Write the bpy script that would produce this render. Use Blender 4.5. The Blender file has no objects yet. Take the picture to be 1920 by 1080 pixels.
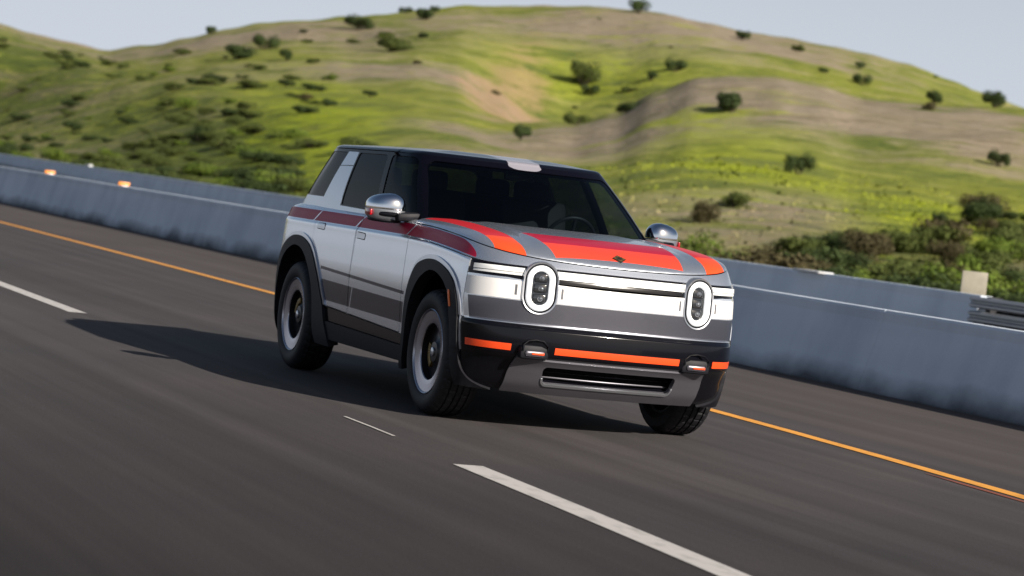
import bpy, bmesh, math, random
from mathutils import Vector, Matrix
random.seed(7)
SC = bpy.context.scene
COL = SC.collection
R = math.radians

# ------------------------------------------------------------------ camera
CAM = (17.016, -6.536, 1.359)
cd = bpy.data.cameras.new('camera'); cam = bpy.data.objects.new('camera', cd); COL.objects.link(cam)
cd.sensor_width = 36; cd.lens = 4989.9 / 1920 * 36; cd.clip_start = .5; cd.clip_end = 8000
rt = Vector((0.361487, 0.925677, 0.111574)); up = Vector((-0.069927, -0.092413, 0.993262)); fw = Vector((-0.929751, 0.366854, -0.031324))
cam.matrix_world = Matrix(((rt.x, up.x, -fw.x, CAM[0]), (rt.y, up.y, -fw.y, CAM[1]), (rt.z, up.z, -fw.z, CAM[2]), (0, 0, 0, 1)))
cd.dof.use_dof = True; cd.dof.focus_distance = 16.2; cd.dof.aperture_fstop = 3.2
SC.camera = cam

# ------------------------------------------------------------------ sky and sun
SUN_AZ, SUN_EL = 23.5, 27.5          # azimuth from +X towards +Y
w = bpy.data.worlds.new('World'); SC.world = w; w.use_nodes = True
wn = w.node_tree; bg = wn.nodes['Background']
sky = wn.nodes.new('ShaderNodeTexSky'); sky.sky_type = 'NISHITA'; sky.sun_disc = False
sky.sun_elevation = R(SUN_EL); sky.sun_rotation = R(90 - SUN_AZ)
sky.air_density = 1.0; sky.dust_density = 2.2; sky.ozone_density = 1.0; sky.altitude = 50
bg.inputs[1].default_value = .05
tcw = wn.nodes.new('ShaderNodeTexCoord'); spw = wn.nodes.new('ShaderNodeSeparateXYZ'); wn.links.new(tcw.outputs['Generated'], spw.inputs[0])
mr = wn.nodes.new('ShaderNodeMapRange'); mr.interpolation_type = 'SMOOTHERSTEP'; wn.links.new(spw.outputs[2], mr.inputs[0])
mr.inputs[1].default_value = -.02; mr.inputs[2].default_value = .34; mr.inputs[3].default_value = 1; mr.inputs[4].default_value = 0
mxw = wn.nodes.new('ShaderNodeMix'); mxw.data_type = 'RGBA'; wn.links.new(mr.outputs[0], mxw.inputs[0]); wn.links.new(sky.outputs[0], mxw.inputs[6])
mxw.inputs[7].default_value = (8.3, 9.0, 10.2, 1); wn.links.new(mxw.outputs[2], bg.inputs[0])       # pale band of haze low over the horizon
sd = bpy.data.lights.new('sun', 'SUN'); sd.energy = 4.8; sd.angle = R(.5); sd.color = (1, .93, .84)
sun = bpy.data.objects.new('sun', sd); COL.objects.link(sun)
d = Vector((math.cos(R(SUN_EL))*math.cos(R(SUN_AZ)), math.cos(R(SUN_EL))*math.sin(R(SUN_AZ)), math.sin(R(SUN_EL))))
sun.rotation_euler = d.to_track_quat('Z', 'Y').to_euler(); sun.location = (20, 10, 30)
SC.view_settings.view_transform = 'Standard'; SC.view_settings.look = 'None'; SC.view_settings.gamma = 1
SC.view_settings.exposure = 0.55

# ------------------------------------------------------------------ materials
class X:
    """a value in a node tree, with arithmetic"""
    def __init__(s, nt, sock): s.nt, s.s = nt, sock
    def op(s, o, b=None, c=None, clamp=False):
        n = s.nt.nodes.new('ShaderNodeMath'); n.operation = o; n.use_clamp = clamp
        s.nt.links.new(s.s, n.inputs[0])
        for i, v in ((1, b), (2, c)):
            if v is None: continue
            if isinstance(v, X): s.nt.links.new(v.s, n.inputs[i])
            else: n.inputs[i].default_value = v
        return X(s.nt, n.outputs[0])
    def __add__(s, b): return s.op('ADD', b)
    def __sub__(s, b): return s.op('SUBTRACT', b)
    def __mul__(s, b): return s.op('MULTIPLY', b)
    def __gt__(s, b): return s.op('GREATER_THAN', b)
    def __lt__(s, b): return s.op('LESS_THAN', b)
    def __and__(s, b): return s.op('MULTIPLY', b)
    def __or__(s, b): return s.op('MAXIMUM', b)
    def inv(s): return s.op('MULTIPLY_ADD', -1.0, 1.0)
    def abs(s): return s.op('ABSOLUTE')
    def between(s, a, b): return (s > a) & (s < b)

def newmat(name):
    m = bpy.data.materials.new(name); m.use_nodes = True
    nt = m.node_tree; return m, nt, nt.nodes['Principled BSDF']
def coords(nt):
    tc = nt.nodes.new('ShaderNodeTexCoord'); sp = nt.nodes.new('ShaderNodeSeparateXYZ'); nt.links.new(tc.outputs['Object'], sp.inputs[0])
    return tc, [X(nt, sp.outputs[i]) for i in range(3)]
def mixc(nt, fac, a, b):
    n = nt.nodes.new('ShaderNodeMix'); n.data_type = 'RGBA'
    if isinstance(fac, X): nt.links.new(fac.s, n.inputs[0])
    else: n.inputs[0].default_value = fac
    for i, v in ((6, a), (7, b)):
        if isinstance(v, tuple): n.inputs[i].default_value = v + (1,) if len(v) == 3 else v
        else: nt.links.new(v, n.inputs[i])
    return n.outputs[2]
def noise(nt, scale, detail=4, vec=None, stretch=None, rough=.55):
    n = nt.nodes.new('ShaderNodeTexNoise'); n.inputs['Scale'].default_value = scale; n.inputs['Detail'].default_value = detail; n.inputs['Roughness'].default_value = rough
    if vec is None:
        tc = nt.nodes.new('ShaderNodeTexCoord'); vec = tc.outputs['Object']
    if stretch:
        mp = nt.nodes.new('ShaderNodeMapping'); mp.inputs['Scale'].default_value = stretch; nt.links.new(vec, mp.inputs[0]); vec = mp.outputs[0]
    nt.links.new(vec, n.inputs['Vector']); return n.outputs['Fac']
def ramp(nt, fac, stops):
    n = nt.nodes.new('ShaderNodeValToRGB'); nt.links.new(fac.s if isinstance(fac, X) else fac, n.inputs[0])
    e = n.color_ramp.elements
    while len(e) < len(stops): e.new(.5)
    for k, (p, c) in zip(e, stops):
        k.position = p; k.color = c + (1,) if isinstance(c, tuple) else (c, c, c, 1)
    return n.outputs[0]
def bump(nt, bs, h, dist=.01, strength=.5):
    b = nt.nodes.new('ShaderNodeBump'); b.inputs['Distance'].default_value = dist; b.inputs['Strength'].default_value = strength
    nt.links.new(h, b.inputs['Height']); nt.links.new(b.outputs[0], bs.inputs['Normal'])
def simple(name, col, rough=.5, metal=0, coat=0, spec=.5, var=.0, vscale=8, emit=None):
    m, nt, bs = newmat(name)
    bs.inputs['Base Color'].default_value = col + (1,); bs.inputs['Roughness'].default_value = rough
    bs.inputs['Metallic'].default_value = metal; bs.inputs['Coat Weight'].default_value = coat; bs.inputs['Coat Roughness'].default_value = .04
    bs.inputs['Specular IOR Level'].default_value = spec
    if var:
        f = noise(nt, vscale, 5)
        lo = tuple(c*(1-var) for c in col); hi = tuple(min(1, c*(1+var)) for c in col)
        nt.links.new(ramp(nt, f, [(.3, lo), (.7, hi)]), bs.inputs['Base Color'])
    if emit:
        bs.inputs['Emission Color'].default_value = emit[0] + (1,); bs.inputs['Emission Strength'].default_value = emit[1]
    return m

SILVER = (.84, .86, .90); RED = (.40, .010, .045); GRAPH = (.060, .058, .080)
def paint_mat():
    m, nt, bs = newmat('silver_livery_paint')
    tc, (x, y, z) = coords(nt)
    uv = nt.nodes.new('ShaderNodeUVMap'); uv.uv_map = 'skin'; sp = nt.nodes.new('ShaderNodeSeparateXYZ'); nt.links.new(uv.outputs[0], sp.inputs[0])
    zp = X(nt, sp.outputs[1]); ay = y.abs()
    # red band along the shoulder, with thin silver dividers
    band = zp.between(1.088, 1.163) & (x < 1.985) & (x > -2.26)
    k = (zp - 1.125)*1.3
    for x0 in (-1.17, -.187, .875): band = band & (((x - x0) - k).abs() > .011)
    tq = ((x - 1.74)*4.05).op('MAXIMUM', 0.0); tip = (tq*tq).inv().op('MAXIMUM', 0.0).op('SQRT')
    band = band & (zp < (tip*.076 + 1.087))
    # thin graphite line and graphite panel on the doors
    side = (x > -.86) & (x < .985) & (ay > .5)
    lt = x*-.029 + .759
    l1 = side & (z < lt) & (z > (lt - .021)) & (x > -.83)
    top = x*-.018 + .680; bot = x*-.014 + .543
    p1 = side & (z < top) & (z > bot) & (((x + .1) - (z - .6)*.25).abs() > .007) & (x > ((z - .69)*-.45 - .79))
    # front panel: graphite lower part, bright white strip above it
    fr = (x > 1.965)
    gx = (x > ((z - .655)*-.20 + 2.025))
    g = gx & z.between(.655, .790)
    wst = fr & z.between(.797, .908) & (((ay - .525).abs()) > .112)
    mk = (((ay - .665).abs() < .007) | ((ay - .392).abs() < .007)) & z.between(.822, .885) & (x > 2.1)
    c = mixc(nt, band, SILVER, RED)
    c = mixc(nt, (l1 | p1), c, GRAPH)
    c = mixc(nt, g, c, (.15, .15, .175))
    c = mixc(nt, wst, c, (.86, .84, .81))
    c = mixc(nt, mk, c, (.12, .12, .13))
    nt.links.new(c, bs.inputs['Base Color'])
    solid = band | wst | mk
    metal = solid.inv()*.78
    nt.links.new(metal.s, bs.inputs['Metallic'])
    nt.links.new(((solid*.1) + .26).s, bs.inputs['Roughness'])
    nt.links.new((band.inv()*.35).s, bs.inputs['Coat Weight']); bs.inputs['Coat Roughness'].default_value = .03; nt.links.new(((band.inv()*.40)+.10).s, bs.inputs['Specular IOR Level'])
    n = noise(nt, 3.0, 2); bump(nt, bs, n, .004, .12)
    return m
def hood_mat():
    m, nt, bs = newmat('silver_hood_paint_with_red_stripes')
    tc, (x, y, z) = coords(nt); ay = y.abs()
    uv = nt.nodes.new('ShaderNodeUVMap'); uv.uv_map = 'skin'; sp = nt.nodes.new('ShaderNodeSeparateXYZ'); nt.links.new(uv.outputs[0], sp.inputs[0])
    zp = X(nt, sp.outputs[1])
    onside = zp.between(1.05, 1.169)     # vertical rim of the clamshell, same red band as the fender
    top = onside.inv()
    cen = (ay < ((x - 2.15)*-.12 + .43)) & x.between(1.72, 2.19)
    pad = (ay > ((x - 2.2)*-.045 + .60)) & (ay < ((x - 1.0)*-.050 + .822)) & (x < ((ay - .60)*-.45 + 2.175)) & (x > .9)
    col_c = mixc(nt, (x > 2.0), (.42, .008, .030), (.74, .060, .030))
    col_p = mixc(nt, (x > ((ay - .7)*-.3 + 1.90)), (.56, .018, .022), (.80, .075, .020))
    c = mixc(nt, top & cen, (.66, .69, .74), col_c); c = mixc(nt, top & pad, c, col_p)
    band = zp.between(1.088, 1.163) & (x < 1.985)
    k = (zp - 1.125)*1.3
    tq = ((x - 1.74)*4.05).op('MAXIMUM', 0.0); tip = (tq*tq).inv().op('MAXIMUM', 0.0).op('SQRT')
    band = band & (((x - .875) - k).abs() > .011) & (zp < (tip*.076 + 1.087))
    c = mixc(nt, band, c, RED)
    nt.links.new(c, bs.inputs['Base Color'])
    solid = (top & cen) | (top & pad) | band
    nt.links.new((solid.inv()*.84).s, bs.inputs['Metallic']); nt.links.new(((solid*.12) + .26).s, bs.inputs['Roughness'])
    nt.links.new((solid.inv()*.35 + .12).s, bs.inputs['Coat Weight']); bs.inputs['Coat Roughness'].default_value = .04; nt.links.new(((solid.inv()*.3)+.2).s, bs.inputs['Specular IOR Level'])
    n = noise(nt, 3.0, 2); bump(nt, bs, n, .004, .12)
    return m
def glass_mat(name, tint, gloss=1.0, ior=1.5):
    m, nt, bs = newmat(name); nt.nodes.remove(bs)
    out = nt.nodes['Material Output']; tr = nt.nodes.new('ShaderNodeBsdfTransparent'); tr.inputs[0].default_value = tint + (1,)
    gl = nt.nodes.new('ShaderNodeBsdfGlossy'); gl.inputs['Roughness'].default_value = .02; gl.inputs[0].default_value = (1, 1, 1, 1)
    ge = nt.nodes.new('ShaderNodeNewGeometry'); dt = nt.nodes.new('ShaderNodeVectorMath'); dt.operation = 'DOT_PRODUCT'
    nt.links.new(ge.outputs['Incoming'], dt.inputs[0]); nt.links.new(ge.outputs['Normal'], dt.inputs[1])
    c = X(nt, dt.outputs['Value']).abs().inv(); f = (c.op('POWER', 5.0)*.92 + .04)*gloss      # the same from both sides of the pane
    mx = nt.nodes.new('ShaderNodeMixShader'); nt.links.new(f.s, mx.inputs[0]); nt.links.new(tr.outputs[0], mx.inputs[1]); nt.links.new(gl.outputs[0], mx.inputs[2])
    nt.links.new(mx.outputs[0], out.inputs[0]); return m
def roof_mat():
    m, nt, bs = newmat('gloss_black_roof_paint')
    tc, (x, y, z) = coords(nt)
    p = (y.abs() < ((x - .44)*-.12 + .112)) & (x > -.35)
    nt.links.new(mixc(nt, p, (.004, .005, .009), (.24, .23, .26)), bs.inputs['Base Color'])
    bs.inputs['Roughness'].default_value = .16; bs.inputs['Specular IOR Level'].default_value = .16
    return m
def asphalt():
    m, nt, bs = newmat('asphalt')
    tc, (x, y, z) = coords(nt)
    f1 = noise(nt, 1.0, 6, tc.outputs['Object'], (.035, 2.6, 1), .62); f2 = noise(nt, 1.0, 4, tc.outputs['Object'], (.35, .5, 1)); f3 = noise(nt, 70, 3)
    c = ramp(nt, f1, [(.34, (.053, .048, .048)), (.50, (.066, .060, .060)), (.66, (.082, .075, .075))])
    n2 = ramp(nt, f2, [(.3, (.85, .85, .87)), (.7, (1.12, 1.08, 1.05))])
    mu = nt.nodes.new('ShaderNodeMix'); mu.data_type = 'RGBA'; mu.blend_type = 'MULTIPLY'; mu.inputs[0].default_value = 1
    nt.links.new(c, mu.inputs[6]); nt.links.new(n2, mu.inputs[7])
    n3 = ramp(nt, f3, [(.35, .86), (.65, 1.14)])
    mv = nt.nodes.new('ShaderNodeMix'); mv.data_type = 'RGBA'; mv.blend_type = 'MULTIPLY'; mv.inputs[0].default_value = 1
    nt.links.new(mu.outputs[2], mv.inputs[6]); nt.links.new(n3, mv.inputs[7])
    # lens vignetting painted into the asphalt, darkening it towards the camera and ahead
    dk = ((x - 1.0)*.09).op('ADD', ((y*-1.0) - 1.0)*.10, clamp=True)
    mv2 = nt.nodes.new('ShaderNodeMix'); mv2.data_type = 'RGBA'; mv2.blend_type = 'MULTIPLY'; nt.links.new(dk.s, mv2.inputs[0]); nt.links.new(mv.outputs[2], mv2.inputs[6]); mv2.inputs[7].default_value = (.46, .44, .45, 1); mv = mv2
    # the shoulder beyond the edge line is a paler, browner mix
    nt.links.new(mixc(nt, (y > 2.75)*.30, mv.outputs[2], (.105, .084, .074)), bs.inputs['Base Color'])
    bs.inputs['Roughness'].default_value = .9; bs.inputs['Specular IOR Level'].default_value = .15
    bump(nt, bs, f3, .004, .5)
    return m
def line_mat(name, col):
    m, nt, bs = newmat(name)
    f = noise(nt, 14, 6, stretch=(.35, 1, 1)); nt.links.new(ramp(nt, f, [(.30, tuple(c*.72 for c in col)), (.5, col)]), bs.inputs['Base Color'])
    bs.inputs['Roughness'].default_value = .7
    return m
def concrete(name='concrete'):
    m, nt, bs = newmat(name)
    tc, (x, y, z) = coords(nt)
    f1 = noise(nt, 1, 5, tc.outputs['Object'], (.22, .3, 1.2)); f2 = noise(nt, 1, 5, tc.outputs['Object'], (1.2, 1, .4)); f3 = noise(nt, 26, 4)
    c = ramp(nt, f1, [(.3, (.56, .62, .69)), (.7, (.66, .72, .79))])
    n2 = ramp(nt, f2, [(.34, (.80, .82, .85)), (.55, (1, 1, 1))])
    mu = nt.nodes.new('ShaderNodeMix'); mu.data_type = 'RGBA'; mu.blend_type = 'MULTIPLY'; mu.inputs[0].default_value = .8
    nt.links.new(c, mu.inputs[6]); nt.links.new(n2, mu.inputs[7])
    # tyre scuffs, grime and painted-in base shadow along the foot of the wall
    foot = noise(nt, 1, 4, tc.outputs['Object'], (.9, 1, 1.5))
    hgt = (z*4.2).inv() ; dirt_shade = (hgt + (X(nt, foot)*1.6 - .8)).op('MULTIPLY', 1.0, clamp=True)
    c2 = mixc(nt, dirt_shade*.9, mu.outputs[2], (.03, .03, .035))
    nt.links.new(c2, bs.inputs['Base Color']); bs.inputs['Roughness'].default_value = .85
    bump(nt, bs, f3, .006, .4)
    return m
def hill_mat():
    m, nt, bs = newmat('hillside_grass')
    tc = nt.nodes.new('ShaderNodeTexCoord'); mpv = nt.nodes.new('ShaderNodeMapping'); mpv.inputs['Rotation'].default_value = (0, 0, R(-68)); nt.links.new(tc.outputs['Object'], mpv.inputs[0])
    mp2 = nt.nodes.new('ShaderNodeMapping'); mp2.inputs['Scale'].default_value = (.42, .8, 1.3); nt.links.new(mpv.outputs[0], mp2.inputs[0]); v = mp2.outputs[0]     # growth follows the contours
    at = nt.nodes.new('ShaderNodeAttribute'); at.attribute_name = 'tone'; sp = nt.nodes.new('ShaderNodeSeparateColor'); nt.links.new(at.outputs['Color'], sp.inputs[0])
    tan, dirt_shade, lush = [X(nt, sp.outputs[i]) for i in range(3)]
    scrub = X(nt, at.outputs['Alpha'])
    big = X(nt, noise(nt, .018, 5, v)); mid = X(nt, noise(nt, .17, 6, v, rough=.68)); fine = X(nt, noise(nt, 1.0, 6, v, rough=.75)); fin2 = X(nt, noise(nt, .5, 6, v, (1, 1, 2.5), .75))
    g = ramp(nt, mid, [(.36, (.105, .145, .026)), (.46, (.200, .235, .028)), (.56, (.300, .320, .032)), (.64, (.350, .330, .090))])
    g2 = ramp(nt, fine, [(.38, (.070, .095, .024)), (.60, (.30, .295, .07))])
    g = mixc(nt, .45, g, g2)
    # dry straw coloured grass
    tf = ((tan*1.15 + .04) + ((mid - .5)*5.0) + ((fine - .5)*2.0) + ((big - .5)*3.5)).op('MULTIPLY', 1.25, clamp=True)
    tcol = ramp(nt, fin2, [(.38, (.215, .170, .115)), (.50, (.310, .245, .180)), (.62, (.400, .320, .245))])
    c = mixc(nt, tf*.92, g, tcol)
    lf = ((lush*1.3 - .38) + ((mid - .5)*3.5) + ((fine - .5)*1.5)).op('MULTIPLY', 1.2, clamp=True)
    c = mixc(nt, lf*.9, c, ramp(nt, fine, [(.3, (.20, .27, .012)), (.7, (.36, .40, .015))]))
    df = ((dirt_shade*1.5 - .75) + ((fine - .5)*2.2) + ((mid - .5)*4.0)).op('MULTIPLY', 1.3, clamp=True)
    c = mixc(nt, df*.62, c, (.40, .255, .150))
    sf = ((scrub*1.25 - .50) + ((fin2 - .5)*5.5)).op('MULTIPLY', 1.4, clamp=True)
    c = mixc(nt, sf*.72, c, (.040, .062, .014))
    pt = ((mid - .60)*7.0).op('MULTIPLY', scrub, clamp=True)
    c = mixc(nt, pt*.55, c, (.26, .18, .105))
    nt.links.new(c, bs.inputs['Base Color']); bs.inputs['Roughness'].default_value = .9; bs.inputs['Specular IOR Level'].default_value = .15
    bump(nt, bs, (mid + fine).s, 1.6, .6)
    return m
def leaf_mat(name, lo, hi):
    m, nt, bs = newmat(name)
    f = noise(nt, 1.3, 4); nt.links.new(ramp(nt, f, [(.3, lo), (.7, hi)]), bs.inputs['Base Color'])
    bs.inputs['Roughness'].default_value = .75; bs.inputs['Specular IOR Level'].default_value = .2
    return m
M = dict(
    paint=paint_mat(), hood=hood_mat(), roof=roof_mat(),
    gloss=simple('gloss_black_trim', (.004, .004, .006), .14, coat=.2, spec=.22),
    matte=simple('matte_black_plastic', (.009, .009, .012), .55, spec=.22, var=.25, vscale=30),
    under=simple('underbody_black', (.006, .006, .007), .8, spec=.2),
    rubber=simple('tyre_rubber', (.010, .010, .012), .62, spec=.35, var=.3, vscale=25),
    silver=simple('silver_metal', (.55, .57, .61), .28, metal=.85, coat=.6),
    skid=simple('grey_metallic_skid', (.15, .145, .165), .34, metal=.6, coat=.2),
    chrome=simple('mirror_cap_metal', (.72, .74, .78), .09, metal=1.0),
    disc=simple('machined_wheel', (.38, .37, .41), .26, metal=.9),
    dark=simple('dark_wheel', (.010, .010, .012), .35),
    brass=simple('brass_caliper', (.22, .15, .05), .4, metal=.6),
    orange=simple('orange_marking', (.90, .075, .012), .38, coat=.5),
    amber=simple('amber_marker', (.85, .16, .02), .3),
    redlens=simple('red_lens', (.35, .004, .010), .12, coat=.6),
    lens=simple('light_bar_lens', (.80, .81, .79), .40, coat=.3),
    ring=simple('lit_headlight_ring', (.90, .90, .88), .2, emit=((1, 1, 1), .45)),
    lamp=simple('headlight_dark_glass', (.02, .022, .025), .05, coat=1),
    lampb=simple('projector_lens', (.14, .15, .17), .06, metal=.6, coat=1),
    shield=glass_mat('windshield_glass', (.30, .36, .38), .6), tint=glass_mat('tinted_glass', (.04, .05, .055), .34),
    door_glass=glass_mat('door_glass', (.30, .36, .35), .30),
    cabin=simple('cabin_dark_trim', (.010, .010, .012), .7), seat=simple('seat_cloth', (.009, .009, .010), .7),
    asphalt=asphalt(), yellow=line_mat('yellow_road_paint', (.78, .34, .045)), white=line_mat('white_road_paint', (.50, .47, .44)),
    old=line_mat('worn_road_paint', (.062, .052, .046)), redold=line_mat('rusty_road_paint', (.22, .06, .03)),
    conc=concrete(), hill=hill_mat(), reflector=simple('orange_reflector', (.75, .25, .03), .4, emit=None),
    galv=simple('galvanised_steel', (.33, .34, .36), .45, metal=.7), signback=simple('weathered_tan_panel', (.26, .235, .18), .7, var=.15, vscale=5),
    cap=simple('pale_concrete_patch', (.52, .52, .52), .85, var=.1),
    soil=simple('dry_soil', (.16, .13, .085), .95, var=.3, vscale=.3),
    leafA=leaf_mat('dark_green_leaves', (.026, .040, .012), (.055, .080, .022)),
    leafB=leaf_mat('olive_leaves', (.050, .068, .015), (.105, .125, .030)),
    leafC=leaf_mat('brown_green_leaves', (.050, .042, .018), (.095, .080, .035)),
    leafD=leaf_mat('fresh_green_leaves', (.070, .110, .015), (.140, .190, .025)),
    wood=simple('shrub_wood', (.06, .045, .03), .9),
)

# ------------------------------------------------------------------ object helpers
def mk(name, verts, faces, mat, parent=None, smooth=False, normals=None, uvs=None):
    me = bpy.data.meshes.new(name); me.from_pydata(verts, [], faces)
    mats = mat if isinstance(mat, list) else [mat]
    for q in mats: me.materials.append(q)
    if smooth: me.polygons.foreach_set('use_smooth', [True]*len(me.polygons))
    if uvs:
        l = me.uv_layers.new(name='skin'); l.data.foreach_set('uv', [c for t in uvs for c in t])
    if normals: me.normals_split_custom_set(normals)
    me.update()
    o = bpy.data.objects.new(name, me); COL.objects.link(o)
    if parent: o.parent = parent
    return o
def tag(o, label=None, cat=None, group=None, kind=None):
    if label: o['label'] = label
    if cat: o['category'] = cat
    if group: o['group'] = group
    if kind: o['kind'] = kind
    return o
def empty(name, loc=(0, 0, 0), rz=0, parent=None):
    o = bpy.data.objects.new(name, None); COL.objects.link(o); o.location = loc; o.rotation_euler = (0, 0, rz); o.empty_display_size = .2
    if parent: o.parent = parent
    return o
class MB:
    def __init__(s): s.bm = bmesh.new()
    def box(s, c, size, bevel=0, rot=None, seg=2):
        t = bmesh.new(); bmesh.ops.create_cube(t, size=1)
        for v in t.verts: v.co = Vector((v.co.x*size[0], v.co.y*size[1], v.co.z*size[2]))
        if bevel: bmesh.ops.bevel(t, geom=t.edges[:], offset=bevel, segments=seg, affect='EDGES', profile=.5)
        if rot is not None: bmesh.ops.transform(t, matrix=rot, verts=t.verts)
        bmesh.ops.translate(t, vec=c, verts=t.verts); s.join(t); return s
    def join(s, t):
        me = bpy.data.meshes.new('tmp'); t.to_mesh(me); t.free(); s.bm.from_mesh(me); bpy.data.meshes.remove(me)
    def tube(s, pts, r, n=10, closed=False):
        pts = [Vector(p) for p in pts]; rings = []; m = len(pts)
        for i, p in enumerate(pts):
            a = pts[i-1] if (i > 0 or closed) else p; b = pts[(i+1) % m] if (i < m-1 or closed) else p
            t = (b-a).normalized(); u = t.orthogonal() if abs(t.z) > .95 else t.cross(Vector((0, 0, 1)))
            u.normalize(); v = t.cross(u); rr = r[i] if isinstance(r, list) else r
            rings.append([s.bm.verts.new(p + (u*math.cos(2*math.pi*k/n) + v*math.sin(2*math.pi*k/n))*rr) for k in range(n)])
        for i in range(m if closed else m-1):
            A, B = rings[i], rings[(i+1) % m]
            for k in range(n): s.bm.faces.new((A[k], A[(k+1) % n], B[(k+1) % n], B[k]))
        if not closed: s.bm.faces.new(rings[0]); s.bm.faces.new(rings[-1])
        return s
    def lathe(s, prof, n=64, closed=False, mod=None):
        """revolve (radius, y) pairs about the Y axis"""
        rings = []
        for j, (r, y) in enumerate(prof):
            rings.append([])
            for k in range(n):
                a = 2*math.pi*k/n; rr = r if mod is None else mod(j, k, r)
                rings[-1].append(s.bm.verts.new((rr*math.cos(a), y, rr*math.sin(a))))
        m = len(prof)
        for i in range(m if closed else m-1):
            A, B = rings[i], rings[(i+1) % m]
            for k in range(n): s.bm.faces.new((A[k], A[(k+1) % n], B[(k+1) % n], B[k]))
        return s
    def prism(s, pts, a, b):
        """pts: closed loop of 3-D points; a, b offset vectors of the two ends"""
        A = [s.bm.verts.new(Vector(p)+Vector(a)) for p in pts]; B = [s.bm.verts.new(Vector(p)+Vector(b)) for p in pts]
        n = len(pts); s.bm.faces.new(A); s.bm.faces.new(B[::-1])
        for k in range(n): s.bm.faces.new((A[k], A[(k+1) % n], B[(k+1) % n], B[k]))
        return s
    def build(s, name, mat, parent=None, smooth=35):
        bmesh.ops.recalc_face_normals(s.bm, faces=s.bm.faces)
        me = bpy.data.meshes.new(name); s.bm.to_mesh(me); s.bm.free(); me.materials.append(mat)
        if smooth:
            me.polygons.foreach_set('use_smooth', [True]*len(me.polygons)); me.set_sharp_from_angle(angle=R(smooth))
        o = bpy.data.objects.new(name, me); COL.objects.link(o)
        if parent: o.parent = parent
        return o
# ---- skins of the car body

def lerp_tab(tab, x):
    if x <= tab[0][0]: return tab[0][1]
    for (a, va), (b, vb) in zip(tab, tab[1:]):
        if x <= b:
            t = (x - a) / (b - a)
            return va + (vb - va) * t
    return tab[-1][1]
def sstep(a, b, x):
    t = min(1, max(0, (x - a) / (b - a)))
    return t * t * (3 - 2 * t)
def hermite_tab(tab, x):
    n = len(tab)
    if x <= tab[0][0]: return tab[0][1]
    if x >= tab[-1][0]: return tab[-1][1]
    for i in range(n - 1):
        if x <= tab[i+1][0]: break
    def sl(k):
        if k <= 0: return (tab[1][1]-tab[0][1])/(tab[1][0]-tab[0][0])
        if k >= n-1: return (tab[-1][1]-tab[-2][1])/(tab[-1][0]-tab[-2][0])
        a = (tab[k][1]-tab[k-1][1])/(tab[k][0]-tab[k-1][0]); b = (tab[k+1][1]-tab[k][1])/(tab[k+1][0]-tab[k][0])
        return 0 if a*b <= 0 else 2*a*b/(a+b)
    h = tab[i+1][0]-tab[i][0]; t = (x-tab[i][0])/h
    p0, p1, m0, m1 = tab[i][1], tab[i+1][1], sl(i)*h, sl(i+1)*h
    return (2*t**3-3*t*t+1)*p0+(t**3-2*t*t+t)*m0+(-2*t**3+3*t*t)*p1+(t**3-t*t)*m1
def resample(ctrl, n):
    pts = []
    P = [(2*ctrl[0][0]-ctrl[1][0] if False else ctrl[1][0], -ctrl[1][1])] + ctrl + [(ctrl[-2][0], -ctrl[-2][1])]
    for i in range(1, len(P)-2):
        p0, p1, p2, p3 = P[i-1], P[i], P[i+1], P[i+2]
        for k in range(40):
            t = k/40
            pts.append(tuple(.5*(2*p1[j]+(p2[j]-p0[j])*t+(2*p0[j]-5*p1[j]+4*p2[j]-p3[j])*t*t+(3*p1[j]-p0[j]-3*p2[j]+p3[j])*t**3) for j in (0, 1)))
    pts.append(P[-2])
    L = [0]
    for a, b in zip(pts, pts[1:]): L.append(L[-1]+math.dist(a, b))
    out = []; j = 0
    for k in range(n+1):
        s = L[-1]*k/n
        while j < len(L)-2 and L[j+1] < s: j += 1
        t = (s-L[j])/(L[j+1]-L[j]+1e-12)
        out.append((pts[j][0]+(pts[j+1][0]-pts[j][0])*t, pts[j][1]+(pts[j+1][1]-pts[j][1])*t))
    return out
# ---- plan outline of the lower body, right half: front centre -> side -> rear centre
BODY = resample([(2.300,0),(2.292,-.22),(2.268,-.45),(2.215,-.65),(2.12,-.81),(1.96,-.905),(1.70,-.938),(1.2,-.945),(0,-.945),(-1.2,-.945),(-1.60,-.94),(-1.88,-.925),(-2.08,-.875),(-2.23,-.77),(-2.315,-.55),(-2.345,-.25),(-2.35,0)], 400)
WID = [(.22,.895),(.30,.915),(.42,.930),(.55,.938),(.75,.945),(.92,.938),(1.04,.931),(1.062,.930),(1.074,.925),(1.085,.915),(1.11,.905),(1.165,.882),(1.185,.850),(1.19,.835)]
DF = [(.22,-.20),(.25,-.165),(.30,-.115),(.36,-.078),(.41,-.048),(.445,-.015),(.475,.024),(.54,.035),(.625,.030),(.650,.0),(.66,-.004),(.80,-.002),(.95,-.004),(1.05,-.010),(1.11,-.028),(1.17,-.062)]
DR = [(.22,.06),(.4,0),(.8,0),(1.0,.005),(1.17,.03),(1.19,.07)]
DROP = [(.8,0),(1.2,.008),(1.6,.030),(1.9,.058),(2.1,.088),(2.2,.110),(2.3,.135)]
def outl(tab, s):
    n = len(tab)-1; q = min(max(s, 0), .999999)*n; i = int(q); t = q-i
    a, b = tab[i], tab[i+1]
    return a[0]+(b[0]-a[0])*t, a[1]+(b[1]-a[1])*t
def drop(x): return hermite_tab(DROP, x)
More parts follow.
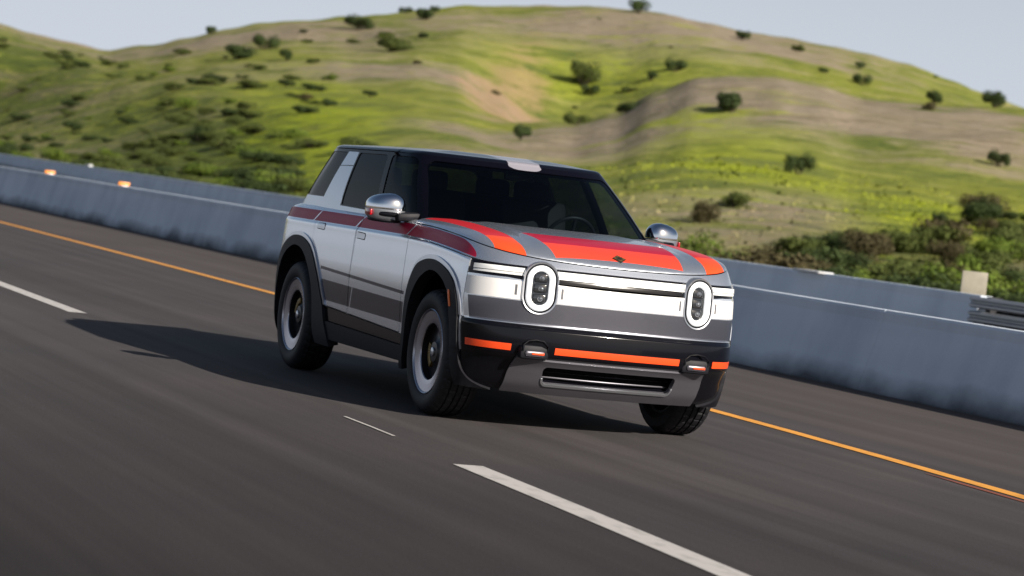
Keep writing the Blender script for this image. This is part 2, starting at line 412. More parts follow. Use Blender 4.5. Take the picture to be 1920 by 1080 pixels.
def lower(s, z):
    x, y = outl(BODY, s)
    k = hermite_tab(WID, z)/.945
    df = hermite_tab(DF, z)
    xx = x + df*(sstep(1.75, 2.2, x) if df > 0 or z > .6 else sstep(1.86, 2.26, x)) - (-hermite_tab(DR, z))*sstep(1.75, 2.2, -x)
    return (xx, y*k, z - drop(x)*sstep(.86, 1.07, z))
# ---- greenhouse
ZG0, ZG1 = 1.15, 1.64
def gctrl(t):
    xf = 1.10 + (.40-1.10)*t
    W = .862 + (.705-.862)*t
    xr = -2.27 + (-2.03+2.27)*t
    r = W/.862
    return [(xf,0),(xf-.012,-.25*r),(xf-.055,-.50*r),(xf-.125,-.68*r),(xf-.20,-.785*r),(xf-.32,-.835*r),(xf-.55,-.855*r),(-.2,-W),(-1.0,-W+.005),(-1.5,-W+.022),(xr+.40,-W+.05),(xr+.17,-W+.115),(xr+.05,-W+.25),(xr+.01,-W+.45),(xr,0)]
_gc = {}
def green(s, z):
    t = (z-ZG0)/(ZG1-ZG0); n = 24
    q = min(max(t, -.1), 1.1)*n; i = math.floor(q); f = q-i
    for k in (i, i+1):
        if k not in _gc: _gc[k] = resample(gctrl(k/n), 300)
    a = outl(_gc[i], s); b = outl(_gc[i+1], s)
    bow = .018*math.sin(math.pi*min(max(t,0),1))
    x = a[0]+(b[0]-a[0])*f; y = a[1]+(b[1]-a[1])*f
    return (x + bow*sstep(.05,.5,x)*.6, y*(1+bow), z)
# ground heights of the hills: azimuth (deg, seen from CAMXY) -> [(range, height)...]
def hill_raw(az, r):
    i = 0
    while i < len(HILL)-2 and HILL[i+1][0] < az: i += 1
    (a0, k0), (a1, k1) = HILL[i], HILL[i+1]
    t = min(1, max(0, (az-a0)/(a1-a0))); t = t*t*(3-2*t)*.5 + t*.5
    tab = [(p[0]+(q[0]-p[0])*t, p[1]+(q[1]-p[1])*t) for p, q in zip(k0, k1)]
    return hermite_tab(tab, r)
HILL = [[140.568,[[60,-0.3],[95,0.1],[170,4.63],[300,14.23],[350,12.03],[430,15.18],[520,17.77],[620,3.77],[900,-2.0]]],[141.367,[[60,-0.3],[95,0.1],[170,4.74],[300,14.67],[350,12.47],[430,15.96],[520,18.82],[620,4.82],[900,-2.0]]],[142.173,[[60,-0.3],[95,0.1],[170,4.85],[300,15.12],[350,12.92],[430,16.72],[520,19.84],[620,5.84],[900,-2.0]]],[142.986,[[60,-0.3],[95,0.1],[170,4.97],[300,15.57],[350,13.37],[430,17.49],[520,20.88],[620,6.88],[900,-2.0]]],[143.805,[[60,-0.3],[95,0.1],[170,5.08],[300,16.01],[350,13.81],[430,18.29],[520,21.98],[620,7.98],[900,-2.0]]],[144.633,[[60,-0.3],[95,0.1],[170,5.18],[300,16.41],[350,14.21],[430,19.15],[520,23.21],[620,9.21],[900,-2.0]]],[145.469,[[60,-0.3],[95,0.1],[170,5.28],[300,16.8],[350,14.6],[430,20.12],[520,24.65],[620,10.65],[900,-2.0]]],[146.314,[[60,-0.3],[95,0.1],[170,5.39],[300,17.22],[350,15.02],[430,21.25],[520,26.37],[620,12.37],[900,-2.0]]],[147.165,[[60,-0.3],[95,0.1],[170,5.48],[300,17.58],[350,15.38],[430,22.39],[520,28.15],[620,14.15],[900,-2.0]]],[148.02,[[60,-0.3],[95,0.1],[170,5.53],[300,17.78],[350,15.58],[430,23.44],[520,29.88],[620,15.88],[900,-2.0]]],[148.878,[[60,-0.3],[95,0.1],[170,5.52],[300,17.75],[350,15.55],[430,24.33],[520,31.52],[620,17.52],[900,-2.0]]],[149.744,[[60,-0.3],[95,0.1],[170,5.48],[300,17.6],[350,15.4],[430,25.28],[520,33.39],[620,19.39],[900,-2.0]]],[150.619,[[60,-0.3],[95,0.1],[170,5.44],[300,17.41],[350,15.21],[430,26.47],[520,35.7],[620,21.7],[900,-2.0]]],[151.489,[[60,-0.3],[95,0.1],[170,5.42],[300,17.34],[350,15.14],[430,27.34],[520,37.34],[620,23.34],[900,-2.0]]],[152.351,[[60,-0.3],[95,0.1],[170,5.66],[300,18.29],[350,16.09],[430,28.19],[520,38.11],[620,24.11],[900,-2.0]]],[153.213,[[60,-0.3],[95,0.1],[170,5.72],[300,18.52],[350,16.32],[430,28.63],[520,38.72],[620,24.72],[900,-2.0]]],[154.08,[[60,-0.3],[95,0.1],[170,5.61],[300,18.09],[350,15.89],[430,28.85],[520,39.47],[620,25.47],[900,-2.0]]],[154.953,[[60,-0.3],[95,0.1],[170,5.44],[300,17.42],[350,15.22],[430,29.11],[520,40.48],[620,26.48],[900,-2.0]]],[155.824,[[60,-0.3],[95,0.1],[170,4.91],[300,15.34],[350,13.14],[430,28.6],[520,41.26],[620,27.26],[900,-2.0]]],[156.687,[[60,-0.3],[95,0.1],[170,4.14],[300,12.31],[350,10.11],[430,27.28],[520,41.34],[620,27.34],[900,-2.0]]],[157.55,[[60,-0.3],[95,0.1],[170,3.74],[300,10.78],[350,9.05],[430,26.61],[520,41.28],[620,27.28],[900,-2.0]]],[158.405,[[60,-0.3],[95,0.1],[170,3.62],[300,10.36],[350,10.56],[430,26.28],[520,40.57],[620,26.57],[900,-2.0]]],[159.258,[[60,-0.3],[95,0.1],[170,3.71],[300,10.8],[350,13.43],[430,26.31],[520,39.7],[620,25.7],[900,-2.0]]],[160.111,[[60,-0.3],[95,0.1],[170,3.92],[300,11.67],[350,16.16],[430,26.45],[520,38.77],[620,24.77],[900,-2.0]]],[160.956,[[60,-0.3],[95,0.1],[170,3.92],[300,11.71],[350,16.54],[430,25.72],[520,37.29],[620,23.29],[900,-2.0]]],[161.798,[[60,-0.3],[95,0.1],[170,3.81],[300,11.23],[350,15.84],[430,24.61],[520,35.65],[620,21.65],[900,-2.0]]],[162.638,[[60,-0.3],[95,0.1],[170,3.68],[300,10.72],[350,15.09],[430,23.4],[520,33.88],[620,19.88],[900,-2.0]]],[163.479,[[60,-0.3],[95,0.1],[170,3.57],[300,10.29],[350,14.46],[430,22.4],[520,32.39],[620,18.39],[900,-2.0]]],[164.318,[[60,-0.3],[95,0.1],[170,3.46],[300,9.84],[350,13.8],[430,21.34],[520,30.83],[620,16.83],[900,-2.0]]],[165.15,[[60,-0.3],[95,0.1],[170,3.32],[300,9.28],[350,12.98],[430,20.02],[520,28.89],[620,14.89],[900,-2.0]]],[165.975,[[60,-0.3],[95,0.1],[170,3.16],[300,8.64],[350,12.04],[430,18.51],[520,26.66],[620,12.66],[900,-2.0]]],[166.795,[[60,-0.3],[95,0.1],[170,2.98],[300,7.91],[350,10.98],[430,16.81],[520,24.16],[620,10.16],[900,-2.0]]],[167.619,[[60,-0.3],[95,0.1],[170,2.84],[300,7.38],[350,10.19],[430,15.55],[520,22.3],[620,8.3],[900,-2.0]]],[168.466,[[60,-0.3],[95,0.1],[170,2.88],[300,7.53],[350,10.41],[430,15.9],[520,22.82],[620,8.82],[900,-2.0]]],[169.314,[[60,-0.3],[95,0.1],[170,2.95],[300,7.8],[350,10.81],[430,16.54],[520,23.75],[620,9.75],[900,-2.0]]],[170.162,[[60,-0.3],[95,0.1],[170,3.04],[300,8.16],[350,11.34],[430,17.39],[520,25.02],[620,11.02],[900,-2.0]]],[171.01,[[60,-0.3],[95,0.1],[170,3.17],[300,8.7],[350,12.12],[430,18.65],[520,26.86],[620,12.86],[900,-2.0]]],[171.85,[[60,-0.3],[95,0.1],[170,3.29],[300,9.15],[350,12.79],[430,19.71],[520,28.42],[620,14.42],[900,-2.0]]],[172.674,[[60,-0.3],[95,0.1],[170,3.33],[300,9.33],[350,13.04],[430,20.12],[520,29.03],[620,15.03],[900,-2.0]]],[173.488,[[60,-0.3],[95,0.1],[170,3.35],[300,9.42],[350,13.19],[430,20.35],[520,29.37],[620,15.37],[900,-2.0]]],[174.293,[[60,-0.3],[95,0.1],[170,3.35],[300,9.42],[350,13.18],[430,20.33],[520,29.35],[620,15.35],[900,-2.0]]],[175.085,[[60,-0.3],[95,0.1],[170,3.31],[300,9.26],[350,12.95],[430,19.96],[520,28.8],[620,14.8],[900,-2.0]]],[175.868,[[60,-0.3],[95,0.1],[170,3.26],[300,9.04],[350,12.62],[430,19.44],[520,28.03],[620,14.03],[900,-2.0]]],[176.645,[[60,-0.3],[95,0.1],[170,3.2],[300,8.8],[350,12.27],[430,18.88],[520,27.2],[620,13.2],[900,-2.0]]],[177.415,[[60,-0.3],[95,0.1],[170,3.14],[300,8.56],[350,11.92],[430,18.32],[520,26.39],[620,12.39],[900,-2.0]]]]
BUSH = [[165.454, 485.0, 2.92, "dark rounded shrub alone on the left skyline"], [161.403, 490.0, 2.75, "flat dark shrub on the skyline left of the summit"], [160.783, 489.0, 2.16, "small dark shrub on the skyline just left of the summit"], [160.944, 463.0, 3.9, "round dark shrub just under the skyline left of the summit"], [156.431, 489.0, 4.12, "round dark shrub on the skyline right of the summit"], [164.319, 426.0, 4.1, "tall rounded shrub, uppermost of the cluster on the left slope"], [164.825, 403.0, 4.36, "wide dark shrub, leftmost of the cluster on the left slope"], [163.813, 385.0, 2.62, "round shrub right of the cluster on the left slope"], [163.746, 336.0, 2.29, "low shrub below the cluster on the left slope"], [163.313, 297.0, 1.9, "brownish round shrub, lowest below the cluster on the left slope"], [162.346, 453.0, 5.45, "long dark shrub under the skyline left of centre"], [161.589, 407.0, 6.53, "sprawling green shrub in the gully left of centre"], [160.994, 433.0, 2.6, "small brown shrub beside the sprawling gully shrub"], [157.43, 406.0, 5.86, "large green shrub in the middle of the big hill"], [157.247, 400.0, 2.73, "small shrub under the large green one on the big hill"], [156.426, 398.0, 2.55, "green shrub in the valley below the ridge"], [155.997, 401.0, 2.09, "small shrub in the upper valley near the ridge"], [155.499, 407.0, 3.26, "dark round shrub at the top of the valley"], [157.49, 261.0, 2.3, "green shrub where the valley meets the near ridge"], [156.436, 251.0, 2.52, "dark elongated shrub in the fold of the near ridge"], [158.644, 218.0, 2.01, "dark shrub on the near ridge behind the car roof"], [154.201, 215.0, 3.19, "large dark wedge shaped shrub on the bare ridge"], [152.643, 170.0, 1.98, "round dark green shrub on the bright grass slope"], [154.156, 467.0, 2.81, "small dark shrub near the right skyline"], [152.955, 463.0, 2.41, "green shrub near the right skyline"], [151.597, 455.0, 2.01, "upper of two small shrubs on the right shoulder"], [151.544, 422.0, 2.88, "lower of two small shrubs on the right shoulder"], [152.368, 424.0, 1.7, "tiny shrub on the right shoulder"], [149.952, 273.0, 2.08, "square dark shrub on the right shoulder"], [148.697, 268.0, 2.79, "dark shrub on the right skyline"], [150.068, 244.0, 1.37, "small brown shrub on the bare ridge at right"], [148.471, 195.0, 1.72, "dark shrub on the slope near the right edge"], [154.48, 127.0, 1.68, "big brown shrub on the lower slope right of the car"], [153.9, 134.0, 1.66, "olive shrub beside the big brown shrub"]]
TONES = [[153.94, 240.0, 2.986, 21.0, 0, 1.1], [155.215, 463.0, 2.297, 41.0, 0, 0.9], [156.659, 213.0, 3.445, 13.0, 0, 0.9], [150.475, 223.0, 2.986, 19.5, 0, 0.8], [165.168, 452.0, 1.837, 16.5, 0, 0.6], [161.961, 382.0, 0.804, 37.5, 0, 0.35], [152.524, 139.0, 1.837, 9.5, 0, 0.7], [162.731, 228.0, 1.837, 82.5, 2, 0.8], [154.324, 166.0, 2.297, 24.0, 2, 0.7], [158.562, 421.0, 2.526, 31.5, 2, 0.35], [149.683, 139.0, 2.297, 22.5, 2, 0.9], [155.339, 406.0, 1.837, 86.5, 2, 0.3], [149.493, 515, 1.378, 38.5, 2, 0.4], [166.909, 231.0, 3.445, 167.0, 3, 0.9], [169.146, 414.0, 1.378, 43.0, 3, 0.9], [169.324, 161.0, 0.459, 113.5, 2, 0.5], [150.721, 115.0, 4.019, 24.0, 3, 0.8], [156.777, 402.0, 1.263, 81.0, 3, 0.35], [168.014, 117.0, 0.689, 11.5, 0, 0.7], [163.268, 126.0, 0.689, 7.0, 0, 0.8], [167.18, 327.0, 0.689, 35.0, 2, 0.6], [164.188, 351.0, 1.837, 56.5, 2, 0.4], [161.557, 433.0, 1.148, 25.5, 3, 0.5], [164.829, 164.0, 2.297, 63.5, 3, 0.6], [160.421, 202.0, 1.378, 23.5, 3, 0.4], [153.01, 230.0, 1.378, 6, 2, 0.6], [159.238, 352.0, 0.861, 48.5, 1, 1.0], [158.585, 372.0, 0.574, 64.5, 1, 0.8], [159.864, 361.0, 0.689, 10.5, 1, 0.5], [161.305, 404.0, 0.459, 10.5, 1, 0.4], [151.422, 245.0, 3.445, 12.0, 0, 0.8], [164.302, 202.0, 1.378, 57.5, 2, 0.5], [156.578, 458.0, 1.837, 13.5, 0, 0.6], [153.836, 198.0, 2.297, 11.5, 2, 0.4], [155.014, 214.0, 1.837, 6, 2, 0.5], [157.6, 409.0, 2.067, 14.5, 2, 0.35]]
# ------------------------------------------------------------------ panels cut out of smooth skins
class Patch:
    """a grid over a skin fn(a, b) -> (x, y, z), cut exactly along implicit curves and thickened inwards"""
    def __init__(s, fn, ar, br, na, nb, flip=1):
        s.fn = fn; s.flip = -1 if fn in (lower, green) else flip; s.c = {}
        A = [ar[0]+(ar[1]-ar[0])*i/na for i in range(na+1)]; B = [br[0]+(br[1]-br[0])*i/nb for i in range(nb+1)]
        s.polys = [[(A[i], B[j]), (A[i+1], B[j]), (A[i+1], B[j+1]), (A[i], B[j+1])] for i in range(na) for j in range(nb)]
    def P(s, q):
        v = s.c.get(q)
        if v is None: v = s.c[q] = s.fn(*q)
        return v
    def clip(s, *fs):
        for f in fs:
            out = []; val = {}; cut = {}
            def F(q):
                v = val.get(q)
                if v is None: v = val[q] = f(*s.P(q))
                return v
            def root(a, b):
                k = (a, b) if a < b else (b, a)
                if k in cut: return cut[k]
                a, b = k; fa, fb = F(a), F(b)
                for _ in range(5):
                    t = fa/(fa-fb); t = min(.98, max(.02, t)) if _ < 4 else t
                    m = (a[0]+(b[0]-a[0])*t, a[1]+(b[1]-a[1])*t); fm = f(*s.fn(*m))
                    if abs(fm) < 1e-6: break
                    if (fm > 0) == (fa > 0): a, fa = m, fm
                    else: b, fb = m, fm
                cut[k] = (round(m[0], 8), round(m[1], 8)); return cut[k]
            for p in s.polys:
                V = [F(q) >= 0 for q in p]
                if all(V): out.append(p); continue
                if not any(V): continue
                r = []
                for i in range(len(p)):
                    a, b = p[i], p[(i+1) % len(p)]
                    if V[i]: r.append(a)
                    if V[i] != V[(i+1) % len(p)]: r.append(root(a, b))
                r = [q for i, q in enumerate(r) if q != r[i-1]]
                if len(r) > 2: out.append(r)
            s.polys = out
        return s
    def normal(s, q):
        e = 1e-3; a, b = q
        p1, p0 = s.fn(a+e, b), s.fn(a-e, b); q1, q0 = s.fn(a, b+e), s.fn(a, b-e)
        n = Vector([p1[i]-p0[i] for i in range(3)]).cross(Vector([q1[i]-q0[i] for i in range(3)]))
        if n.length < 1e-12: n = Vector((0, 0, 1))
        return n.normalized()*s.flip
    def build(s, name, mat, parent=None, mirror=False, off=0.0, depth=.02, gap=0, extra=None):
        idx = {}; V = []; N = []; faces = []; ln = []; uv = []
        sets = [1, -1] if mirror == 'both' else [-1 if mirror else 1]
        for my in sets:
            idx = {}; used = {}; local = []
            for p in s.polys:
                f = []
                for q in p:
                    if q not in idx:
                        n = s.normal(q); P = Vector(s.P(q)) + n*off
                        idx[q] = len(V); V.append((P.x, P.y*my, P.z)); N.append((n.x, n.y*my, n.z))
                    f.append(idx[q])
                a, b, c = [Vector(V[k]) for k in f[:3]]
                nn = Vector((0, 0, 0))
                for k in range(1, len(f)-1): nn += (Vector(V[f[k]])-a).cross(Vector(V[f[k+1]])-a)
                if nn.length < 1e-12: continue
                if nn.dot(Vector(N[f[0]])) < 0: f = f[::-1]; p = p[::-1]
                faces.append(f); local.append(f)
                for k, q in zip(f, p): ln.append(N[k]); uv.append(q)
            if depth:
                E = {}
                for f in local:
                    for i in range(len(f)):
                        a, b = f[i], f[(i+1) % len(f)]
                        E[(a, b)] = 1
                dn = {}
                inv = {v: k for k, v in idx.items()}
                for (a, b) in E:
                    if (b, a) in E: continue
                    if mirror == 'both' and abs(V[a][1]) < 1e-5 and abs(V[b][1]) < 1e-5: continue
                    for k in (a, b):
                        if k not in dn:
                            dn[k] = len(V); V.append(tuple(Vector(V[k]) - Vector(N[k])*depth)); N.append((0, 0, 0))
                    f = [b, a, dn[a], dn[b]]
                    nn = (Vector(V[a])-Vector(V[b])).cross(Vector(V[dn[a]])-Vector(V[b]))
                    nn = tuple(nn.normalized()) if nn.length > 1e-12 else N[a]
                    faces.append(f)
                    for k in f: ln.append(nn)
                    for k in (b, a, a, b): uv.append(inv[k])
        return mk(name, V, faces, mat, parent, True, ln, uv)

def seg_sd(px, py, pts, closed=True):
    """signed distance to a polygon in 2-D, positive inside"""
    d = 1e9; ins = False; n = len(pts); j = n-1
    for i in range(n):
        ax, ay = pts[j]; bx, by = pts[i]
        ex, ey = bx-ax, by-ay; t = ((px-ax)*ex+(py-ay)*ey)/(ex*ex+ey*ey+1e-15); t = 0 if t < 0 else 1 if t > 1 else t
        q = (px-ax-ex*t)**2+(py-ay-ey*t)**2
        if q < d: d = q
        if (ay > py) != (by > py) and px < ax+(py-ay)*ex/ey: ins = not ins
        j = i
    d = math.sqrt(d); return d if ins else -d
def rounded(pts, r):
    """implicit rounded convex polygon (pts are its sharp corners), positive inside"""
    cx = sum(p[0] for p in pts)/len(pts); cy = sum(p[1] for p in pts)/len(pts); L = []
    n = len(pts)
    for i in range(n):
        (ax, ay), (bx, by) = pts[i], pts[(i+1) % n]; nx, ny = -(by-ay), bx-ax; l = math.hypot(nx, ny); nx /= l; ny /= l
        c = nx*ax+ny*ay
        if nx*cx+ny*cy < c: nx, ny, c = -nx, -ny, -c
        L.append((nx, ny, c))
    def f(u, v):
        ds = [nx*u+ny*v-c-r for nx, ny, c in L]; m = min(ds)
        if m >= 0: return m+r
        neg = [q for q in ds if q < 0]
        return r-math.sqrt(sum(q*q for q in neg)) if len(neg) > 1 else m+r
    return f
def smooth_poly(pts, per=6):
    out = []; n = len(pts)
    for i in range(n):
        p0, p1, p2, p3 = pts[i-1], pts[i], pts[(i+1) % n], pts[(i+2) % n]
        for k in range(per):
            t = k/per
            out.append(tuple(.5*(2*p1[j]+(p2[j]-p0[j])*t+(2*p0[j]-5*p1[j]+4*p2[j]-p3[j])*t*t+(3*p1[j]-p0[j]-3*p2[j]+p3[j])*t**3) for j in (0, 1)))
    return out
# ------------------------------------------------------------------ ground, road, markings
def struct(o): o['kind'] = 'structure'; return o
g = mk('ground', [(-3000, -3000, -.06), (3000, -3000, -.06), (3000, 3000, -.06), (-3000, 3000, -.06)], [(0, 1, 2, 3)], M['soil']); struct(g)
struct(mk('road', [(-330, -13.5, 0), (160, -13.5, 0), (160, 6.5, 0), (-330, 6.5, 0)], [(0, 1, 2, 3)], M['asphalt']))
FAR = [(-330, 45.2), (-177, 29.1), (-93, 20.1), (-59, 16.4), (-23.4, 12.45), (-13, 11.9), (12, 11.0)]
def far_y(x): return hermite_tab(FAR, x)
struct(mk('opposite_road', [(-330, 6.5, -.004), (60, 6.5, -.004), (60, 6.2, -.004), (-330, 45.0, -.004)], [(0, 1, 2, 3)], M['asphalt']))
def strip(name, mat, pts, wd, z=.004, kind='structure', taper=None):
    V = []; F = []
    for i, (x, y) in enumerate(pts):
        h = wd/2 if taper is None else wd/2*taper[i]
        V += [(x, y-h, z), (x, y+h, z)]
        if i: F.append((2*i-2, 2*i, 2*i+1, 2*i-1))
    o = mk(name, V, F, mat); o['kind'] = kind; return o
YEL = [(-330, 2.9), (-120, 2.62), (-60, 2.50), (-31, 2.47), (-22, 2.43), (-13, 2.36), (-6, 2.27), (-.8, 2.19), (1.5, 2.11), (3.8, 1.98), (8, 1.68), (20, .6)]
WHT = [(-330, -1.1), (-60, -1.36), (-10, -1.53), (-6, -1.53), (2, -1.60), (4.4, -1.655), (7.6, -1.775), (14, -2.15), (30, -3.4)]
def along(tab, a, b, st): 
    n = max(2, int((b-a)/st)); return [(a+(b-a)*i/n, hermite_tab(tab, a+(b-a)*i/n)) for i in range(n+1)]
strip('edge_line', M['yellow'], along(YEL, -330, 20, 1.5), .125)
for a in range(-14, 3):
    x0 = 4.3 + a*14.6
    if x0+4.6 > 30 or a < -13: continue
    ln = 4.5
    strip('lane_marking', M['white'], along(WHT, x0, x0+ln, .5), .165)
strip('worn_lane_marking', M['white'], [(2.10, -1.615), (2.6, -1.62), (3.06, -1.632)], .022, .0045)
strip('worn_lane_marking', M['redold'], [(2.85, 1.90), (3.4, 1.87), (4.0, 1.83), (4.4, 1.80)], .06, .0035, taper=[.2, 1, .8, .3])

# concrete barriers: (offset across the road, height) profile extruded along the road
def barrier(name, line, hts, x0, x1, st, label, w0=.60, wt=.17, joints=6.1):
    V = []; F = []; prof = [(0, -.02), (0, .02), (.012, .075), (.185, .86), (.188, .97), (.200, .985), (.205, 1), (.205+wt, 1), (.215+wt, .985), (.222+wt, .86), (w0-.01, .075), (w0, -.02)]
    xs = []; x = x0; nxt = x0+joints
    while x < x1:
        xs.append((x, 0)); x += st
        if x >= nxt: xs += [(nxt-.012, 0), (nxt-.006, 1), (nxt+.006, 1), (nxt+.012, 0)]; x = nxt+st; nxt += joints
    xs.append((x1, 0)); m = len(prof)
    for x, j in xs:
        y = line(x); h = hts(x)
        cx = .205+wt/2
        for (py, pz) in prof:
            qy = py + (.005 if py < cx else -.005)*j; qz = pz*h - (.004*j if pz > .5 else 0)
            V.append((x, y+qy, qz if pz > 0 else -.02))
    for i in range(len(xs)-1):
        for k in range(m-1): F.append((i*m+k, (i+1)*m+k, (i+1)*m+k+1, i*m+k+1))
    F.append(list(range(m))); F.append(list(range((len(xs)-1)*m, len(xs)*m))[::-1])
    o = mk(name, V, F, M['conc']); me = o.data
    b = bmesh.new(); b.from_mesh(me); bmesh.ops.recalc_face_normals(b, faces=b.faces); b.to_mesh(me); b.free()
    tag(o, label, 'barrier'); return o
near_h = lambda x: .765 + .0022*max(0, -x-5)
near = barrier('concrete_barrier', lambda x: 5.62, near_h, -200, 12, 1.5, 'long grey concrete barrier right behind the car, beside the yellow line')
far = barrier('concrete_barrier', far_y, lambda x: .85, -310, -13.45, 1.5, 'second concrete barrier further back, below the grassy hill')
def block(name, c, size, mat, lab, cat, bev=.01, group=None, rz=0):
    m = MB(); m.box((0, 0, size[2]/2), size, bev); o = m.build(name, mat); o.location = c; o.rotation_euler.z = rz; tag(o, lab, cat, group); return o
def reflector(x, lab):
    t = empty('barrier_reflector', (x, 5.62+.29, near_h(x)-.012)); tag(t, lab, 'reflector', 'orange reflectors on the near barrier')
    m = MB(); m.box((0, 0, .015), (.14, .16, .03), .008); m.build('bracket', M['galv'], t)
    m = MB(); m.box((.02, 0, .060), (.03, .24, .075), .008); m.build('reflective_plate', M['reflector'], t)
reflector(-44.3, 'orange reflector on the near barrier, left one by the frame edge')
reflector(-36.7, 'orange reflector on the near barrier, right one nearer the car')
# pale mortar patch and lifting lugs on the far barrier
block('mortar_patch', (-18.7, far_y(-18.7)+.215, .838), (.95, .26, .035), M['cap'], 'pale patch capping the top of the far barrier right of the car', 'patch', .012, rz=-.06)
block('mortar_patch', (-120, far_y(-120)+.26, .84), (.9, .22, .12), M['cap'], 'small white lump on top of the far barrier, left of the two', 'patch', .03)
block('mortar_patch', (-190, far_y(-190)+.26, .852), (1.2, .25, .16), M['cap'], 'small white lump on top of the far barrier at the left frame edge', 'patch', .03)
# steel guard rail that continues the far barrier
t = empty('guard_rail', (-13.40, far_y(-13.40), 0)); tag(t, 'dark steel guard rail continuing the far barrier at the right frame edge', 'guard rail')
L = 16.0; sl = -.045
for zc in (.76, .57, .38):
    m = MB(); pr = [(.0, -.075), (.035, -.055), (.035, -.03), (.0, -.008), (0, .008), (.035, .03), (.035, .055), (0, .075)]
    V = []
    for k in (0, 1):
        x = k*L
        V.append([m.bm.verts.new((x, x*sl+.04-a, zc+b)) for a, b in pr] + [m.bm.verts.new((x, x*sl+.05-a, zc+b)) for a, b in pr[::-1]])
    n = len(V[0])
    for i in range(n): m.bm.faces.new((V[0][i], V[0][(i+1) % n], V[1][(i+1) % n], V[1][i]))
    m.bm.faces.new(V[0]); m.bm.faces.new(V[1])
    m.build('rail', M['galv'], t)
for k in range(8):
    m = MB(); m.box((.4+k*2.05, (.4+k*2.05)*sl+.16, .42), (.12, .18, .86), .01); m.build('post', M['matte'], t)
m = MB(); m.box((L/2, L/2*sl+.32, .42), (L, .03, .80), 0, Matrix.Rotation(math.atan(sl), 3, 'Z')); m.build('rail_shade_panel', M['matte'], t)  # black sheet added behind the rails for the shade seen between them
# small tan panel on a post
t = empty('marker_panel', (-15.1, 13.0, 0), R(-20)); tag(t, 'small blank tan panel standing behind the far barrier at right', 'panel')
m = MB(); m.box((0, 0, .97), (.03, .36, .35), .012); m.build('plate', M['signback'], t)
m = MB(); m.box((-.04, 0, .5), (.05, .05, 1.0), .006); m.build('post', M['galv'], t)
# ------------------------------------------------------------------ hills
from mathutils import noise as mnoise
def hill_h(x, y, detail=True):
    dx, dy = x-CAM[0], y-CAM[1]; r = math.hypot(dx, dy); az = math.degrees(math.atan2(dy, dx)) % 360
    h = hill_raw(az, r)
    back = (y - far_y(x) - 1.0)
    mk_ = sstep(0, 34, back) if (x < 60 and r < 420) else 1
    h = -.4 + (h+.4)*mk_
    if detail:
        f = mk_*sstep(90, 180, r)*(1-sstep(560, 800, r))
        v = Vector((x, y, 0))
        h += f*(mnoise.noise(v*.012)*1.6 + mnoise.noise(v*.035)*.9 + mnoise.noise(v*.11)*.45 + mnoise.noise(v*.3)*.16)
    return h
def tones(az, r):
    t = [0, 0, 0, 0]
    for a, rr, wa, wr, k, s in TONES:
        q = ((az-a)/(wa*1.15))**2+((r-rr)/(wr*1.3))**2
        if q < 6: t[k] += s*math.exp(-q*1.1)
    return [min(1, q) for q in t]
def polar(az, r): return CAM[0]+r*math.cos(R(az)), CAM[1]+r*math.sin(R(az))
AZ = [128 + i*(182-128)/430 for i in range(431)]; RR = []
r = 62
while r < 900: RR.append(r); r *= 1.0135
V = []; C = []
for a in AZ:
    for r in RR:
        x, y = polar(a, r); V.append((x, y, hill_h(x, y))); C += tones(a, r)
nr = len(RR); F = [(i*nr+j, i*nr+j+1, (i+1)*nr+j+1, (i+1)*nr+j) for i in range(len(AZ)-1) for j in range(nr-1)]
o = mk('hillside', V, F, M['hill'], smooth=True)
b = bmesh.new(); b.from_mesh(o.data); bmesh.ops.recalc_face_normals(b, faces=b.faces)
if sum(f.normal.z for f in b.faces) < 0: bmesh.ops.reverse_faces(b, faces=b.faces)
b.to_mesh(o.data); b.free()
ca = o.data.color_attributes.new('tone', 'FLOAT_COLOR', 'POINT'); ca.data.foreach_set('color', C); struct(o)

# ------------------------------------------------------------------ shrubs: leaf clumps over a short branching stem
def crown_mesh(name, seed, mat, n=900, shape=(1, 1, .8), lobes=9):
    rnd = random.Random(seed); V = []; F = []
    L = []
    for i in range(lobes):
        a = rnd.random()*6.283; q = rnd.random()**.5*.36
        L.append((math.cos(a)*q, math.sin(a)*q, .22+rnd.random()*.34*shape[2], .16+rnd.random()*.15))
    for i in range(n):
        cx, cy, cz, cr = rnd.choice(L)
        u = Vector((rnd.gauss(0, 1), rnd.gauss(0, 1), rnd.gauss(0, 1))).normalized(); rr = cr*(.55+.5*rnd.random())
        p = Vector((cx, cy, cz)) + u*rr
        if p.z < .0: p.z = rnd.random()*.08
        p = Vector((p.x*shape[0], p.y*shape[1], p.z*shape[2]/.8))
        s = .020+.026*rnd.random()
        nrm = (u + Vector((rnd.gauss(0, .5), rnd.gauss(0, .5), rnd.gauss(0, .5)))).normalized(); a = nrm.orthogonal().normalized(); b2 = nrm.cross(a)
        k = len(V); c, sn = math.cos(i), math.sin(i); a, b2 = a*c+b2*sn, b2*c-a*sn
        V += [tuple(p-a*s), tuple(p-b2*s*.55), tuple(p+a*s), tuple(p+b2*s*.55)]; F.append((k, k+1, k+2, k+3))
    me = bpy.data.meshes.new(name); me.from_pydata(V, [], F); me.materials.append(mat); me.update(); return me
def stem_mesh(seed):
    rnd = random.Random(seed); m = MB()
    for i in range(6):
        a = i*1.05+rnd.random(); p = [(0, 0, -.05), (math.cos(a)*.1, math.sin(a)*.1, .15), (math.cos(a)*.24, math.sin(a)*.24, .36)]
        m.tube(p, [.03, .02, .008], 5)
    bmesh.ops.recalc_face_normals(m.bm, faces=m.bm.faces)
    me = bpy.data.meshes.new('stem'); m.bm.to_mesh(me); m.bm.free(); me.materials.append(M['wood']); return me
